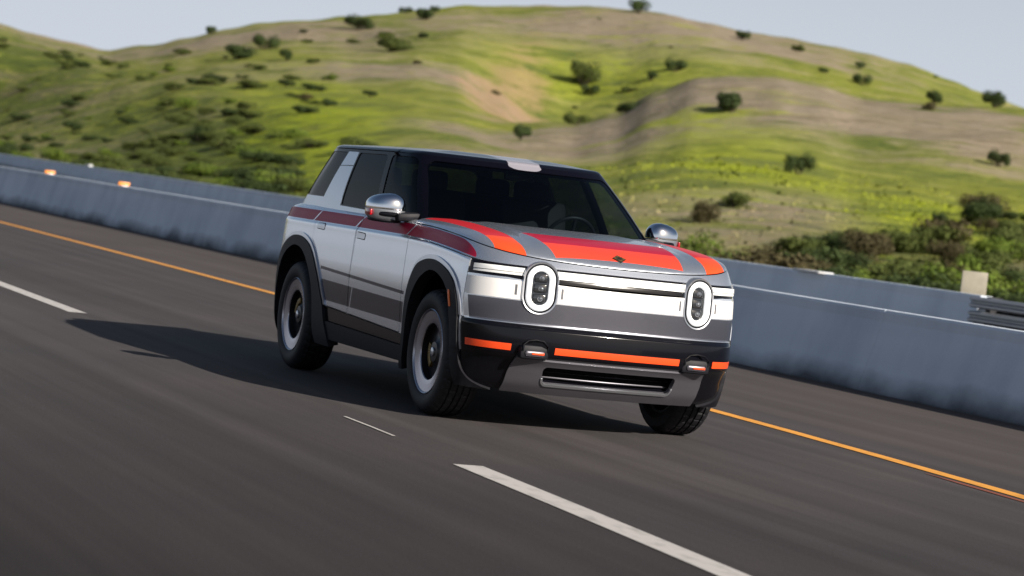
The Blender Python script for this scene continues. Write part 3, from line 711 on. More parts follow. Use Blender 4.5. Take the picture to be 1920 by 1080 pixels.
crowns = {k: [crown_mesh('foliage', 10*i+j, M['leaf'+k], 2600, sh) for j, sh in enumerate([(1, 1, .8), (1.15, .9, .72), (.95, 1.1, .95)])] for i, k in enumerate('ABCD')}
stems = [stem_mesh(i) for i in range(2)]
_n = [0]
def shrub(x, y, wd, kind, lab, group=None, asp=1.0, deep=False):
    z = hill_h(x, y)
    _n[0] += 1; i = _n[0]
    t = bpy.data.objects.new('shrub', None); COL.objects.link(t); t.location = (x, y, z-.04*wd); t.rotation_euler.z = i*2.4
    t.scale = (wd, wd, wd*asp)
    c = bpy.data.objects.new('foliage', crowns[kind][i % 3]); COL.objects.link(c); c.parent = t
    s = bpy.data.objects.new('stem', stems[i % 2]); COL.objects.link(s); s.parent = t
    tag(t, lab, 'shrub', group); return t
KIND = {'green shrub': 'B', 'brown': 'C', 'olive': 'B', 'sprawling green': 'B'}
for a, r, wd, lab in BUSH:
    k = 'C' if 'brown' in lab and 'beside' not in lab else 'B' if ('green shrub' in lab and 'dark' not in lab) or 'olive' in lab else 'A'
    x, y = polar(a, r); shrub(x, y, max(1.5, wd*1.0), k, lab, asp=.62 if any(q in lab for q in ('flat', 'long', 'sprawl', 'elong', 'low ')) else .9)
rnd = random.Random(3)
CN = {'A': 'dark green', 'B': 'olive green', 'C': 'brownish', 'D': 'fresh green'}
def sz(w, a, b): return 'small' if w < a else 'large' if w > b else 'medium'
# thick scrub in the verge behind the far barrier, right of the car
for i in range(120):
    a = 147.4+rnd.random()*8.0; r = 70+rnd.random()**1.2*90
    if r > 82+(155.4-a)*9.5: continue
    x, y = polar(a, r)
    if y < far_y(x)+1.6: continue
    wd = 1.0+rnd.random()*1.8; k = rnd.choice('AABBCD')
    where = 'close to the tan panel' if a < 149.8 else 'between car and panel' if a < 152 else 'near the car'
    shrub(x, y, wd, k, '%s %s shrub, %s of scrub behind far barrier, %s' % (sz(wd, 1.5, 2.2), CN[k], 'front' if r < 90 else 'back', where), 'verge scrub right of the car', .72)
# scattered low scrub on the left hillside
cnt = 0
while cnt < 230:
    a = 161.5+rnd.random()*8.8; r = 120+rnd.random()*330; t = tones(a, r)
    if rnd.random() > t[3]: continue
    x, y = polar(a, r)
    if y < far_y(x)+4: continue
    cnt += 1
    wd = 1.2+rnd.random()*2.3; k = rnd.choice('AABBBD')
    band_ = 'just above the barrier' if r < 170 else 'low' if r < 235 else 'halfway up' if r < 320 else 'high up'
    side_ = 'far left' if a > 168 else 'under the saddle' if a > 165 else 'under the shrub cluster'
    shrub(x, y, wd, k, '%s %s shrub on left hillside, %s, %s' % (sz(wd, 2.0, 2.9), CN[k], band_, side_), 'scrub on the left hillside', .5)
cnt = 0
while cnt < 9:
    a = 149+rnd.random()*12.5; r = 180+rnd.random()*320
    cnt += 1; x, y = polar(a, r)
    k = rnd.choice('BBCA')
    side_ = 'above the car roof' if a > 157.5 else 'by the bare ridge' if a > 153 else 'near the right shoulder'
    shrub(x, y, .7+rnd.random()*1.3, k, 'tiny %s shrub on the open grass %s, %s' % (CN[k], 'low down' if r < 300 else 'high up', side_), 'small shrubs on the open grass', .6)
# grass and herb tufts: nobody could count them
V = []; F = []
for i in range(7000):
    a = 147+rnd.random()*24.0; r = 70+rnd.random()**1.3*110
    x, y = polar(a, r)
    if y < far_y(x)+1.5: continue
    z = hill_h(x, y, True); s = (.04+.0005*r)*(.6+rnd.random()); hh = s*(.5+.5*rnd.random())
    q = rnd.random()*3.14; dx, dy = math.cos(q)*s, math.sin(q)*s; k = len(V)
    V += [(x-dx, y-dy, z-.05), (x+dx, y+dy, z-.05), (x+dx*.7, y+dy*.7, z+hh), (x-dx*.5, y-dy*.5, z+hh*.8)]; F.append((k, k+1, k+2, k+3))
o = mk('grass_tufts', V, F, M['hill']); o['kind'] = 'stuff'; o['label'] = 'tufts of grass and herbs over the hillside'; o['category'] = 'grass'
C = []
for v in V:
    dx, dy = v[0]-CAM[0], v[1]-CAM[1]; C += tones(math.degrees(math.atan2(dy, dx)) % 360, math.hypot(dx, dy))
ca = o.data.color_attributes.new('tone', 'FLOAT_COLOR', 'POINT'); ca.data.foreach_set('color', C)
# ------------------------------------------------------------------ the car (nose towards +X)
car = empty('suv', (0, 0, 0)); tag(car, 'boxy silver SUV with red bonnet stripes and black roof driving along the road', 'suv')
WB = 1.4675
RIMP = [lower(s/190*.62, 1.168) for s in range(0, 191)]
RIMO = [(q[0], -q[1]) for q in RIMP]
RIMO = [q for q in RIMO if q[0] > .3]
def openpoly_d(px, py, pts):
    d = 1e9
    for (ax, ay), (bx, by) in zip(pts, pts[1:]):
        ex, ey = bx-ax, by-ay; t = ((px-ax)*ex+(py-ay)*ey)/(ex*ex+ey*ey+1e-15); t = 0 if t < 0 else 1 if t > 1 else t
        q = (px-ax-ex*t)**2+(py-ay-ey*t)**2
        if q < d: d = q
    return math.sqrt(d)
HPOLY = RIMO + [(.3, 0)]
_hd = {}
def hood_d(x, y):
    k = (round(x, 6), round(abs(y), 6))
    if k not in _hd:
        d = openpoly_d(k[0], k[1], RIMO); ins = seg_sd(k[0], k[1]+1e-9, HPOLY) > -1e-9 if k[1] > .02 else x < RIMO[0][0]
        _hd[k] = d if ins else -d
    return _hd[k]
def qr(d, r):
    t = min(1, max(0, d/r)); return math.sqrt(max(0, 1-(1-t)**2))
def hood(x, y):
    d = hood_d(x, y); ay = abs(y)
    front = sstep(1.7, 2.1, x)*(1-sstep(.55, .9, ay)*.6)
    z = 1.168 - drop(x+.062*sstep(1.70, 2.14, x)) + .040*qr(d, .10)
    z += .014*sstep(0, .30, d)
    z += .010*(1-sstep(.44, .54, ay))*sstep(.02, .15, d) + .004*(sstep(.60, .66, ay))*sstep(.03, .12, d)
    return (x, y, z)
GP = [green(s/120*.3, 1.185) for s in range(121)]
GPOLY = [(q[0], -q[1]) for q in GP] + [(-.6, -.0)]
def hoodline(x):
    a, b = 1.078-drop(x), .997
    return (a+b+math.sqrt((a-b)**2+.00015))/2
H = Patch(hood, (.80, 2.300), (-.912, .912), 120, 130)
H.clip(lambda x, y, z: hood_d(x, y)-.0015, lambda x, y, z: x-.871)
H.clip(lambda x, y, z: -seg_sd(x, abs(y)+1e-7, GPOLY)-.012 if abs(y) < .86 else .05)
hood_o = H.build('hood', M['hood'], car, depth=.012)
HR = Patch(lower, (0, .40), (1.0, 1.168), 190, 16)
HR.clip(lambda x, y, z: z-hoodline(x)-.001, lambda x, y, z: x-.871)
HR.build('hood_rim', M['hood'], hood_o, mirror='both', depth=.02)

OUTF = smooth_poly([(1.03, .10), (1.035, .45), (1.060, .70), (1.150, .885), (1.29, .948), (1.48, .964), (1.69, .926), (1.835, .860), (1.905, .77), (1.935, .67), (1.950, .55), (1.965, .38), (1.97, .10)])
INF = smooth_poly([(1.075, .05), (1.085, .45), (1.13, .66), (1.24, .805), (1.37, .877), (1.50, .898), (1.66, .864), (1.785, .785), (1.832, .68), (1.862, .55), (1.882, .35), (1.885, .05)])
OUTR = smooth_poly([(-2.06, .10), (-2.04, .42), (-1.97, .66), (-1.84, .85), (-1.64, .945), (-1.41, .965), (-1.18, .925), (-1.01, .840), (-.86, .715), (-.76, .60), (-.66, .45), (-.64, .10)])
INR = smooth_poly([(-1.97, .05), (-1.965, .40), (-1.90, .62), (-1.76, .80), (-1.56, .885), (-1.36, .885), (-1.19, .825), (-1.03, .705), (-.94, .55), (-.915, .35), (-.915, .05)])
def aF(x, z): return seg_sd(x, z, OUTF) if .8 < x < 2.3 else -.2
def aR(x, z): return seg_sd(x, z, OUTR) if -2.4 < x < -.4 else -.2
def no_arch(x, y, z): return min(-aF(x, z), -aR(x, z))+.006
def zb(x): return .4917-.0326*x
fdoor = rounded([(-.152, .30), (.955, .30), (.905, 1.40), (-.172, 1.40)], .03)
rdoor = rounded([(-.80, .30), (-.158, .30), (-.178, 1.40), (-1.13, 1.40), (-1.13, .80)], .04)
def f_fd(x, y, z): return min(fdoor(x, z), -aF(x, z)-.03, z-zb(x)) if abs(y) > .5 else -.3
def f_rd(x, y, z): return min(rdoor(x, z), -aR(x, z)-.045, z-zb(x)) if abs(y) > .5 else -.3
B = Patch(lower, (0, 1), (.44, 1.19), 330, 46)
B.clip(no_arch, lambda x, y, z: z-zb(x) if x > -1.9 else z-.58, lambda x, y, z: 1.962-x)
B.clip(lambda x, y, z: max(.866-x, hoodline(x)-.005-z))
B.clip(lambda x, y, z: -f_fd(x, y, z)+.0005, lambda x, y, z: -f_rd(x, y, z)+.0005)
body = B.build('body', M['paint'], car, mirror='both')
doors = []
for my in (False, True):
    sg = 1 if my else -1
    for nm, f, hx, hz, ar in (('front_door', f_fd, -.045, 1.036, (.25, .52)), ('rear_door', f_rd, -.965, 1.058, (.40, .68))):
        D = Patch(lower, ar, (.44, 1.19), 110, 46); D.clip(lambda x, y, z: f(x, y, z)-.006)
        dr = D.build(nm, M['paint'], car, mirror=my, off=.0005)
        hf = rounded([(hx-.09, hz-.020), (hx+.09, hz-.024), (hx+.09, hz+.016), (hx-.09, hz+.020)], .014)
        Q = Patch(lower, ar, (hz-.05, hz+.05), 130, 12); Q.clip(lambda x, y, z: hf(x, z)+.004)
        q = Q.build('handle_recess', M['under'], dr, mirror=my, off=.0012, depth=.003)
        Q = Patch(lower, ar, (hz-.05, hz+.05), 130, 12); Q.clip(lambda x, y, z: hf(x, z)-.0015)
        Q.build('door_handle', M['silver'], dr, mirror=my, off=.0035, depth=.003)
        doors.append(dr)
# wheel arches
for poly_o, poly_i, ar in ((OUTF, INF, (.08, .42)), (OUTR, INR, (.56, .90))):
    for my in (False, True):
        A = Patch(lower, ar, (.24, 1.04), 130, 44)
        lo = .26
        A.clip(lambda x, y, z: seg_sd(x, z, poly_o), lambda x, y, z: -seg_sd(x, z, poly_i))
        A.build('wheel_arch', M['matte'], car, mirror=my, off=.017, depth=.075)
        A = Patch(lower, ar, (.52, 1.04), 130, 30)
        A.clip(lambda x, y, z: -seg_sd(x, z, poly_o)-.001, lambda x, y, z: seg_sd(x, z, poly_o)+.028, lambda x, y, z: z-.660 if x > 1.6 else 1)
        A.build('arch_lip', M['silver'], body, mirror=my, off=.010, depth=.012)
for my in (False, True):
    K = Patch(lower, (.2, .8), (.22, .53), 160, 14); K.clip(lambda x, y, z: zb(x)-.006-z, lambda x, y, z: min(-aF(x, z), -aR(x, z))+.004, lambda x, y, z: z-.405+.03*x*.5)
    K.build('sill_trim', M['gloss'], car, mirror=my, off=-.004)
    K = Patch(lower, (.2, .8), (.285, .45), 160, 12); K.clip(lambda x, y, z: .400-.03*x*.5-z, lambda x, y, z: min(-aF(x, z), -aR(x, z))+.004)
    K.build('rocker', M['matte'], car, mirror=my, off=.006, depth=.10)
# front panel, light band, bumper
def lamp_hole(x, y, z):
    dz = max(0, abs(z-.876)-.052); return math.hypot(abs(y)-.520, dz)-.098
FP = Patch(lower, (0, .20), (.60, 1.0), 130, 30)
FP.clip(lambda x, y, z: x-1.966, lambda x, y, z: z-.655, lambda x, y, z: .922-z, no_arch, lamp_hole)
front = FP.build('front_panel', M['paint'], car, mirror='both', depth=.015)
LB = Patch(lower, (0, .20), (.86, 1.16), 130, 22)
LB.clip(lambda x, y, z: x-1.955, lambda x, y, z: z-.914, lambda x, y, z: hoodline(x)+.004-z, lamp_hole)
band = LB.build('light_housing', M['gloss'], car, mirror='both', off=-.009, depth=.03)
for nm, sets in (('light_bar', [('both', lambda x, y, z: .437-abs(y))]), ('corner_light', [(False, lambda x, y, z: min(abs(y)-.618, x-2.005)), (True, lambda x, y, z: min(abs(y)-.618, x-2.005))])):
    for my, lim in sets:
        L1 = Patch(lower, (0, .20), (.86, 1.16), 200, 40); L1.clip(lim, lambda x, y, z: z-.957, lambda x, y, z: min(.984, hoodline(x)-.014)-z)
        lb = L1.build(nm, M['lens'], car, mirror=my, off=.004, depth=.012)
        L2 = Patch(lower, (0, .20), (.86, 1.16), 200, 40); L2.clip(lim, lambda x, y, z: z-.940, lambda x, y, z: .954-z)
        L2.build('lower_strip', M['lens'], lb, mirror=my, off=.001, depth=.010)
intake = rounded([(-.440, .414), (.440, .414), (.425, .300), (-.425, .300)], .030)
def f_int(x, y, z): return intake(y, z) if x > 1.5 else -.2
def skid(x, y, z):
    if x < 1.6: return -.2
    e = min(.452-z + .030*sstep(.46, .50, abs(y))*(1-sstep(.60, .66, abs(y))), z-.240, .640-abs(y)-max(0, z-.36)*.15)
    return e
FB = Patch(lower, (0, .24), (.228, .66), 150, 44)
FB.clip(lambda x, y, z: x-1.88, lambda x, y, z: .648-z, no_arch, lambda x, y, z: -f_int(x, y, z)-.004, lambda x, y, z: z-.245)
bumper = FB.build('front_bumper', M['gloss'], car, mirror='both', depth=.05)
SK = Patch(lower, (0, .16), (.232, .52), 150, 44)
SK.clip(skid, lambda x, y, z: -f_int(x, y, z))
sk = SK.build('skid_plate', M['skid'], bumper, mirror='both', off=.013, depth=.03)
IL = Patch(lower, (0, .1), (.245, .52), 110, 44)
IL.clip(lambda x, y, z: f_int(x, y, z)+.004, lambda x, y, z: .004-f_int(x, y, z)+.004, lambda x, y, z: .345-z)
IL.build('intake_lip', M['silver'], bumper, mirror='both', off=.019, depth=.012)
m = MB(); m.box((2.06, 0, .355), (.05, .94, .16), 0); m.build('intake_recess', M['under'], bumper)
for zc in (.376, .340):
    m = MB(); pts = [(2.205-.16*(y/.5)**2*.5-(.376-zc)*.6, y, zc) for y in [-.44+.88*k/16 for k in range(17)]]; m.tube(pts, .0055, 8); m.build('intake_slat', M['gloss'] if zc > .35 else M['skid'], bumper)
def ostrip(my, lim, nm='orange_strip'):
    O = Patch(lower, (0, .20), (.45, .56), 160, 16); O.clip(lambda x, y, z: z-.490, lambda x, y, z: .530-z, lim); O.build(nm, M['orange'], bumper, mirror=my, off=.004, depth=.004)
ostrip('both', lambda x, y, z: .412-abs(y))
for my in (False, True): ostrip(my, lambda x, y, z: min(abs(y)-.668, x-2.02))
for my in (False, True):
    BE = Patch(lower, (.08, .24), (.44, .66), 150, 22); BE.clip(lambda x, y, z: -aF(x, z)-.008, lambda x, y, z: aF(x, z)+.020, lambda x, y, z: z-.455, lambda x, y, z: x-1.8)
    BE.build('edge_trim', M['silver'], bumper, mirror=my, off=.006, depth=.008)
# thin bright seam between panel and bumper
SE = Patch(lower, (0, .19), (.63, .68), 130, 8); SE.clip(lambda x, y, z: x-1.99, lambda x, y, z: z-.6495, lambda x, y, z: .6555-z)
SE.build('bumper_seam', M['silver'], front, mirror='both', off=.002, depth=.01)
RBm = Patch(lower, (.76, 1), (.26, .60), 110, 20); RBm.clip(lambda x, y, z: -1.885-x, lambda x, y, z: .576-z, no_arch)
RBm.build('rear_bumper', M['matte'], car, mirror='both', off=.008, depth=.05)
for my in (False, True):
    TL = Patch(lower, (.78, 1), (.9, 1.17), 90, 14); TL.clip(lambda x, y, z: -2.02-x, lambda x, y, z: abs(y)-.62, lambda x, y, z: z-1.085, lambda x, y, z: 1.155-z)
    TL.build('tail_light', M['redlens'], car, mirror=my, off=.006, depth=.01)
    MKR = Patch(lower, (.1, .3), (.66, .83), 200, 12); mf = rounded([(1.797, .80), (1.820, .80), (1.858, .70), (1.838, .70)], .006); MKR.clip(lambda x, y, z: mf(x, z))
    MKR.build('side_marker', M['amber'], car, mirror=my, off=.0215, depth=.004)

# tow hooks
for sy in (-1, 1):
    y0 = .535*sy; t = mk('tow_hook', *[[(2.20, y0-.085, .455), (2.20, y0+.085, .455), (2.20, y0+.085, .530), (2.20, y0-.085, .530)], [(0, 1, 2, 3)]], M['under'], car)
    bpy.data.objects.remove(t)
    xs = lambda y: lower(max(0, min(.2, (abs(y)/.93)*.13)), .49)[0]
    m = MB(); m.box((2.262, y0, .492), (.075, .190, .088), .022); t = m.build('tow_hook', M['matte'], car); 
    m = MB(); m.box((2.300, y0, .487), (.018, .130, .036), .015, seg=3); m.build('hook_body', M['skid'], t)
    m = MB(); m.box((2.3105, y0+.016, .486), (.004, .080, .014), .0015); m.build('orange_insert', M['orange'], t)
    m = MB(); m.tube([(2.300, y0-.080, .50), (2.302, y0-.077, .535), (2.300, y0-.048, .560), (2.300, y0, .567), (2.300, y0+.048, .560), (2.302, y0+.077, .535), (2.300, y0+.080, .50)], .006, 8); m.build('loop', M['gloss'], t)

# headlights: upright rings with three projector lenses
def stadium(hw, hh, n=14):
    P = []
    for k in range(n+1):
        a = math.pi*k/n; P.append((hw*math.cos(a), hh-hw+hw*math.sin(a)))
    for k in range(n+1):
        a = math.pi+math.pi*k/n; P.append((hw*math.cos(a), -(hh-hw)+hw*math.sin(a)))
    return P
def loft_stadium(m, prof, close_last=False, close_first=False):
    """prof: (half width, half height, depth towards +X)"""
    rings = [[m.bm.verts.new((dx, py, pz)) for py, pz in stadium(hw, hh)] for hw, hh, dx in prof]
    n = len(rings[0])
    for A, Bq in zip(rings, rings[1:]):
        for k in range(n): m.bm.faces.new((A[k], A[(k+1) % n], Bq[(k+1) % n], Bq[k]))
    if close_last: m.bm.faces.new(rings[-1])
    if close_first: m.bm.faces.new(rings[0])
for sy in (-1, 1):
    m = MB(); loft_stadium(m, [(.112, .162, -.05), (.112, .162, -.004), (.107, .157, .006), (.098, .148, .004), (.096, .146, -.02), (.09, .14, -.03)], True)
    hl = m.build('headlight', M['silver'], car, 40); hl.location = (2.247, .525*sy, .876); hl.rotation_euler = (0, R(-1.5), R(11*sy))
    m = MB(); loft_stadium(m, [(.0985, .1485, -.02), (.0985, .1485, .0060), (.089, .140, .0065), (.086, .137, -.01)]); m.build('black_surround', M['gloss'], hl, 40)
    m = MB(); loft_stadium(m, [(.086, .137, -.02), (.086, .137, .006), (.083, .134, .013), (.076, .127, .018), (.064, .115, .016), (.055, .106, .006), (.052, .103, -.006), (.051, .102, -.02)]); m.build('light_ring', M['ring'], hl, 60)
    m = MB(); loft_stadium(m, [(.058, .108, -.02), (.058, .108, -.012)], True); m.build('lamp_bezel', M['lamp'], hl, 40)
    for k in (-1, 0, 1):
        m = MB(); m.box((-.010, 0, k*.062), (.012, .080, .054), .010); m.build('lamp_module', M['lamp'], hl)
        m = MB(); bmesh.ops.create_uvsphere(m.bm, u_segments=20, v_segments=12, radius=.017); bmesh.ops.transform(m.bm, matrix=Matrix.Translation((-.006, .004, k*.062-.002)) @ Matrix.Diagonal((.6, 1.0, .9, 1)), verts=m.bm.verts); m.build('projector', M['lampb'], hl)

# greenhouse
m_, nt, bs = newmat('window_frame_paint'); tc, (x, y, z) = coords(nt)
sidez = y.abs() > .45
band_m = (x > ((z - 1.269)*.39 - 1.332)) & (x < ((z - 1.224)*-.245 - .862)) & (z < 1.604)
low = (z < (x*-.013 + 1.205)) & (x < .62)
lowr = (z < 1.262) & (x < -.862)
rear = x < ((z - 1.25)*.44 - 1.985)
sil = (band_m | low | lowr | rear) & sidez & (z < 1.604)
sil = sil & (((z - (x*.02+1.523)).abs() > .003) | (band_m.inv()))
hdr = (y.abs() < .118) & (z > ((y.abs()*9.5).op('POWER', 4.0)*.012 + 1.590)) & (x > .2)
nt.links.new(mixc(nt, hdr, mixc(nt, sil, (.003, .003, .006), (.76, .785, .83)), (.24, .23, .26)), bs.inputs['Base Color']); bs.inputs['Specular IOR Level'].default_value = .06; nt.links.new((sil*.60).s, bs.inputs['Metallic'])
nt.links.new(((sil*.10)+.20).s, bs.inputs['Roughness']); bs.inputs['Coat Weight'].default_value = .0
M['frame'] = m_
fw_ = rounded([(-.800, 1.150), (.800, 1.150), (.645, 1.588), (-.645, 1.588)], .05)
w_fd = rounded([(.03, 1.207), (.725, 1.215), (.225, 1.600), (-.195, 1.600)], .03)
w_rd = rounded([(-.845, 1.224), (-.055, 1.208), (-.285, 1.600), (-.925, 1.600)], .03)
w_q = rounded([(-1.965, 1.268), (-1.335, 1.266), (-1.215, 1.600), (-1.825, 1.600)], .03)
w_r = rounded([(-.70, 1.27), (.70, 1.27), (.56, 1.590), (-.56, 1.590)], .05)
def F_ws(x, y, z): return fw_(y, z) if x > .12 else -.2
def sidef(fn): return lambda x, y, z: fn(x, z) if abs(y) > .52 else -.2
def F_q(x, y, z): return min(w_q(x, z), abs(y)-.56)
def F_r(x, y, z): return w_r(y, z) if x < -1.8 else -.2
G_ = Patch(green, (0, 1), (1.15, 1.622), 330, 34)
for f in (F_ws, sidef(w_fd), sidef(w_rd), F_q, F_r): G_.clip(lambda x, y, z, f=f: -f(x, y, z))
frame = G_.build('window_frame', M['frame'], car, mirror='both', depth=.03)
def pane(nm, f, ar, mat, my, na=150, parent=car):
    Wp = Patch(green, ar, (1.145, 1.622), na, 34); Wp.clip(lambda x, y, z: f(x, y, z)+.004); return Wp.build(nm, mat, parent, mirror=my, off=-.005, depth=0)
pane('windshield', F_ws, (0, .24), M['shield'], 'both')
for i, my in enumerate((False, True)):
    pane('window', sidef(w_fd), (.14, .60), M['door_glass'], my, parent=doors[2*i]); pane('window', sidef(w_rd), (.25, .75), M['tint'], my, parent=doors[2*i+1]); pane('quarter_window', F_q, (.55, .98), M['tint'], my)
pane('rear_window', F_r, (.80, 1), M['tint'], 'both')
# fillet of gloss black between bonnet and glass
# roof
RP = [green(s/200, 1.622) for s in range(0, 201, 2)]
RPO = [(q[0], -q[1]) for q in RP]
_rd = {}
def roof_d(x, y):
    k = (round(x, 6), round(abs(y), 6))
    if k not in _rd:
        d = openpoly_d(k[0], k[1], RPO); _rd[k] = d if seg_sd(k[0], k[1]+1e-7, RPO) > 0 or (k[1] < .01 and -2.0 < x < .4) else -d
    return _rd[k]
def roof(x, y):
    d = roof_d(x, y); return (x, y, 1.6225 + .030*qr(d, .06) + .026*sstep(0, .40, d) - .008*sstep(-.3, .45, x))
RF = Patch(roof, (-2.05, .45), (-.76, .76), 150, 96); RF.clip(lambda x, y, z: roof_d(x, y)-.0012)
RF.build('roof', M['roof'], car, depth=.012)
m = MB(); m.box((-2.03, 0, 1.628), (.20, 1.02, .022), .01, Matrix.Rotation(R(4), 3, 'Y')); m.build('rear_spoiler', M['gloss'], car)
# inner structure
m = MB(); m.box((-.02, 0, .60), (1.78, 1.66, .56), .02); m.box((1.48, 0, .71), (1.19, 1.16, .58), .02); m.box((-1.5, 0, .72), (1.16, 1.16, .60), .02); m.box((-.02, 0, .305), (1.9, 1.20, .05), 0)
m.box((1.42, 0, 1.02), (1.00, 1.50, .05), 0); m.box((-1.52, 0, 1.07), (1.3, 1.58, .05), 0)
m.box((1.99, 0, .78), (.10, 1.45, .40), 0); m.box((1.95, 0, .36), (.14, 1.20, .15), 0)
m.build('underbody', M['under'], car)
# cabin
m = MB(); m.box((.74, 0, 1.05), (.50, 1.50, .13), .05); dash = m.build('dashboard', M['cabin'], car)
m = MB(); m.box((.50, 0, 1.13), (.02, .40, .16), .008); m.build('screen', M['gloss'], dash)
def seat(x, y, wd, nm='seat'):
    m = MB(); m.box((x+.22, y, .93), (.50, wd, .14), .05); s = m.build(nm, M['seat'], car)
    m = MB(); m.box((x-.08, y, 1.16), (.13, wd, .50), .05, Matrix.Rotation(R(-14), 3, 'Y')); m.build('backrest', M['seat'], s)
    for k in ([0] if wd < .8 else [-.42, .42]):
        m = MB(); m.box((x-.17, y+k, 1.455), (.10, .26, .15), .04, Matrix.Rotation(R(-8), 3, 'Y')); m.build('headrest', M['seat'], s)
seat(-.18, -.38, .50); seat(-.18, .38, .50); seat(-1.05, 0, 1.30, 'rear_seat')
m = MB(); Rm = Matrix.Translation((.43, .38, 1.15)) @ Matrix.Rotation(R(-65), 4, 'Y')
m.tube([tuple(Rm @ Vector((.18*math.cos(a), .18*math.sin(a), 0))) for a in [2*math.pi*k/40 for k in range(40)]], .013, 8, True)
for a in (0, 2.1, 4.2): m.tube([tuple(Rm @ Vector((0, 0, -.01))), tuple(Rm @ Vector((.175*math.cos(a), .175*math.sin(a), 0)))], .014, 6)
m.build('steering_wheel', simple('steering_wheel_leather', (.022, .022, .024), .5), car)
m = MB(); m.box((.36, 0, 1.545), (.03, .22, .06), .012); m.build('inside_mirror', M['cabin'], car)

# wheels
def wheel(x, sy):
    root = None
    prof = [(.262, -.100), (.268, -.112), (.276, -.118), (.284, -.121), (.30, -.1265), (.33, -.1285), (.352, -.124), (.370, -.114), (.382, -.098), (.3875, -.086)]
    tr = [(-.072, 1), (-.070, 0), (-.062, 0), (-.060, 1), (-.026, 1), (-.024, 0), (-.015, 0), (-.013, 1), (.013, 1), (.015, 0), (.024, 0), (.026, 1), (.060, 1), (.062, 0), (.070, 0), (.072, 1)]
    for yy, k in tr: prof.append(((.3915-.10*yy*yy) - (0 if k else .009), yy))
    prof += [(.3875, .086), (.382, .098), (.370, .114), (.352, .124), (.30, .1265), (.262, .105)]
    sh = {i for i, (r_, y_) in enumerate(prof) if r_ > .365}
    m = MB(); m.lathe([(.262, -.095), (.255, -.10), (.245, -.06), (.24, .0), (.245, .10), (.262, .105)], 72)
    m.lathe([(.174, -.0915), (.1735, -.050), (.150, -.045), (.11, -.052), (.075, -.060), (.062, -.074), (.030, -.078), (.001, -.078)], 48)
    wh = m.build('wheel', M['dark'], car, 40)
    m = MB(); m.lathe(prof, 240, True, lambda j, k, r_: r_-.006 if (j in sh and (k+(j//3)) % 6 == 0) else r_); m.build('tyre', M['rubber'], wh, 25)
    m = MB(); m.lathe([(.266, -.100), (.2665, -.114), (.262, -.1175), (.257, -.115), (.252, -.108), (.246, -.107), (.21, -.103), (.186, -.099), (.178, -.097), (.174, -.091)], 120)
    cov = m.build('wheel_cover', M['disc'], wh, 40)
    m = MB(); m.lathe([(.028, -.076), (.028, -.086), (.022, -.089), (.001, -.090)], 32); m.build('hub_cap', M['silver'], wh)
    m = MB()
    for k in range(9):
        a = R(160+k*9); m.box((math.cos(a)*.102, -.060, math.sin(a)*.102), (.04, .02, .018), .003, Matrix.Rotation(-a, 3, 'Y'))
    m.build('brake_caliper', M['brass'], wh)
    wh.location = (x, .8005*sy, .392)
    if sy > 0: wh.rotation_euler = (0, 0, math.pi)
    else: wh.rotation_euler = (0, 0, 0)
    return wh
w0 = wheel(WB, -1)
def copy_tree(o, parent):
    c = o.copy(); COL.objects.link(c); c.parent = parent
    for ch in o.children:
        copy_tree(ch, c)
    return c
bpy.context.view_layer.update()
for x, sy in ((-WB, -1), (WB, 1), (-WB, 1)):
    kids = list(w0.children); c = w0.copy(); COL.objects.link(c); c.parent = car
    c.location = (x, .8005*sy, .392); c.rotation_euler = (0, .7*sy*x, math.pi if sy > 0 else 0)
    for ch in kids: copy_tree(ch, c)

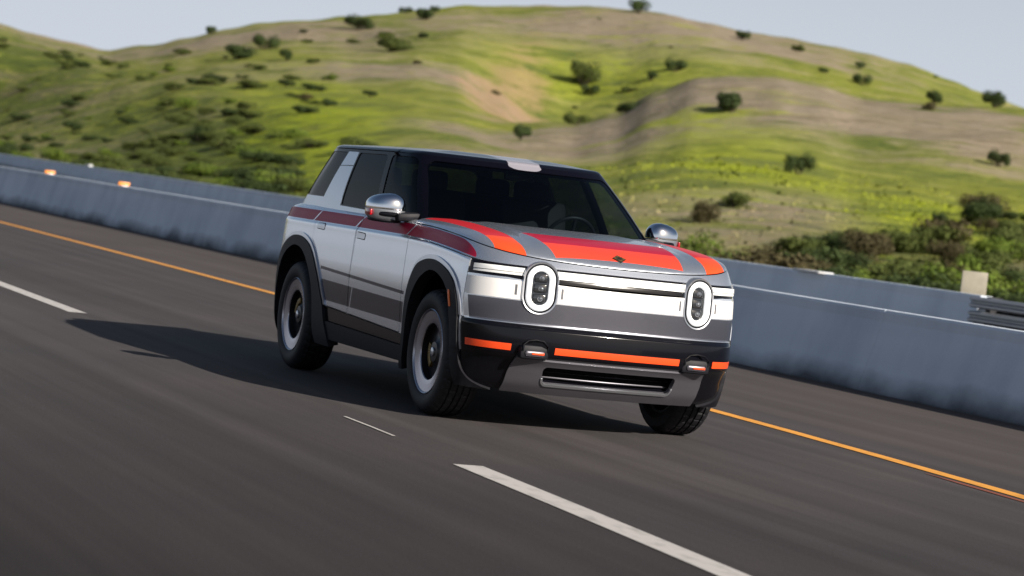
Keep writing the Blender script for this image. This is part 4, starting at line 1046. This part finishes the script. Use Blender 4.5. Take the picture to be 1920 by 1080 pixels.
# mirrors
def superbox(m, c, size, p=2.6, n=(28, 18), f=None):
    rows = []
    for i in range(n[1]+1):
        th_ = -math.pi/2+math.pi*i/n[1]; row = []
        for k in range(n[0]):
            ph = 2*math.pi*k/n[0]
            def sp(v, e): return math.copysign(abs(v)**e, v)
            e = 2/p; q = Vector((sp(math.cos(th_), e)*sp(math.cos(ph), e)*size[0]/2, sp(math.cos(th_), e)*sp(math.sin(ph), e)*size[1]/2, sp(math.sin(th_), e)*size[2]/2))
            if f: q = f(q)
            row.append(m.bm.verts.new(q+Vector(c)))
        rows.append(row)
    for A, Bq in zip(rows, rows[1:]):
        for k in range(n[0]): m.bm.faces.new((A[k], A[(k+1) % n[0]], Bq[(k+1) % n[0]], Bq[k]))
    bmesh.ops.remove_doubles(m.bm, verts=m.bm.verts, dist=1e-6)
for sy in (-1, 1):
    def shp(q):
        t = (q.y*sy+.12)/.24      # 0 inner .. 1 outer
        if q.z > 0: q.z *= 1-.35*max(0, t-.35)
        q.x -= .05*t*t
        return q
    c = (.60, .992*sy, 1.246)
    def cut(m, z, up):
        bmesh.ops.bisect_plane(m.bm, geom=m.bm.verts[:]+m.bm.edges[:]+m.bm.faces[:], plane_co=(0, 0, z), plane_no=(0, 0, 1), clear_inner=up, clear_outer=not up)
    m = MB(); superbox(m, c, (.19, .245, .196), 2.6, f=shp); cut(m, 1.236, True); mir = m.build('side_mirror', M['chrome'], car, 60)
    m = MB(); superbox(m, (c[0]-.002, c[1], c[2]-.001), (.186, .241, .190), 3.2, f=shp); cut(m, 1.234, False); m.build('lower_shell', M['silver'], mir, 60)
    m = MB(); superbox(m, (c[0]+.008, c[1]-.016*sy, 1.205), (.190, .200, .040), 4.0, f=lambda q: Vector((q.x-.05*((q.y*sy+.12)/.24)**2, q.y, q.z))); m.build('black_insert', M['gloss'], mir, 60)
    m = MB(); superbox(m, (c[0]-.004, c[1], 1.163), (.166, .205, .030), 2.6, f=lambda q: Vector((q.x-.05*((q.y*sy+.12)/.24)**2, q.y, q.z))); m.build('underside', M['matte'], mir, 60)
    m = MB(); m.box((c[0]-.022, 1.105*sy, 1.208), (.11, .016, .042), .006); m.build('turn_signal', M['redlens'], mir)
    m = MB(); m.box((.675, .875*sy, 1.200), (.13, .16, .055), .020, Matrix.Rotation(R(-6*sy), 3, 'X')); m.build('mirror_arm', M['matte'], mir)
# badge on the bonnet
zc = hood(2.165, 0)[2]; slp = math.atan2(hood(2.12, 0)[2]-hood(2.20, 0)[2], .08)
Mb = Matrix.Translation((2.165, 0, zc+.002)) @ Matrix.Rotation(slp, 4, 'Y')
def flat(m, pts, h0, h1):
    A = [m.bm.verts.new(Mb @ Vector((x, y, h0))) for x, y in pts]; Bq = [m.bm.verts.new(Mb @ Vector((x, y, h1))) for x, y in pts]; n = len(pts)
    m.bm.faces.new(A); m.bm.faces.new(Bq[::-1])
    for k in range(n): m.bm.faces.new((A[k], A[(k+1) % n], Bq[(k+1) % n], Bq[k]))
m = MB(); flat(m, [(.042, 0), (0, .045), (-.042, 0), (0, -.045)], -.004, .004); em = m.build('hood_emblem', simple('emblem_black', (.02, .018, .015), .3), car, 0)
m = MB()
for s1 in (1, -1):
    flat(m, [(.036*s1, 0), (.019*s1, .018), (.012*s1, .010), (.022*s1, 0), (.012*s1, -.010), (.019*s1, -.018)], .004, .0055)
    flat(m, [(0, .039*s1), (.014, .024*s1), (.007, .016*s1), (0, .024*s1), (-.007, .016*s1), (-.014, .024*s1)], .004, .0055)
m.build('emblem_arrow', M['brass'], em, 0)
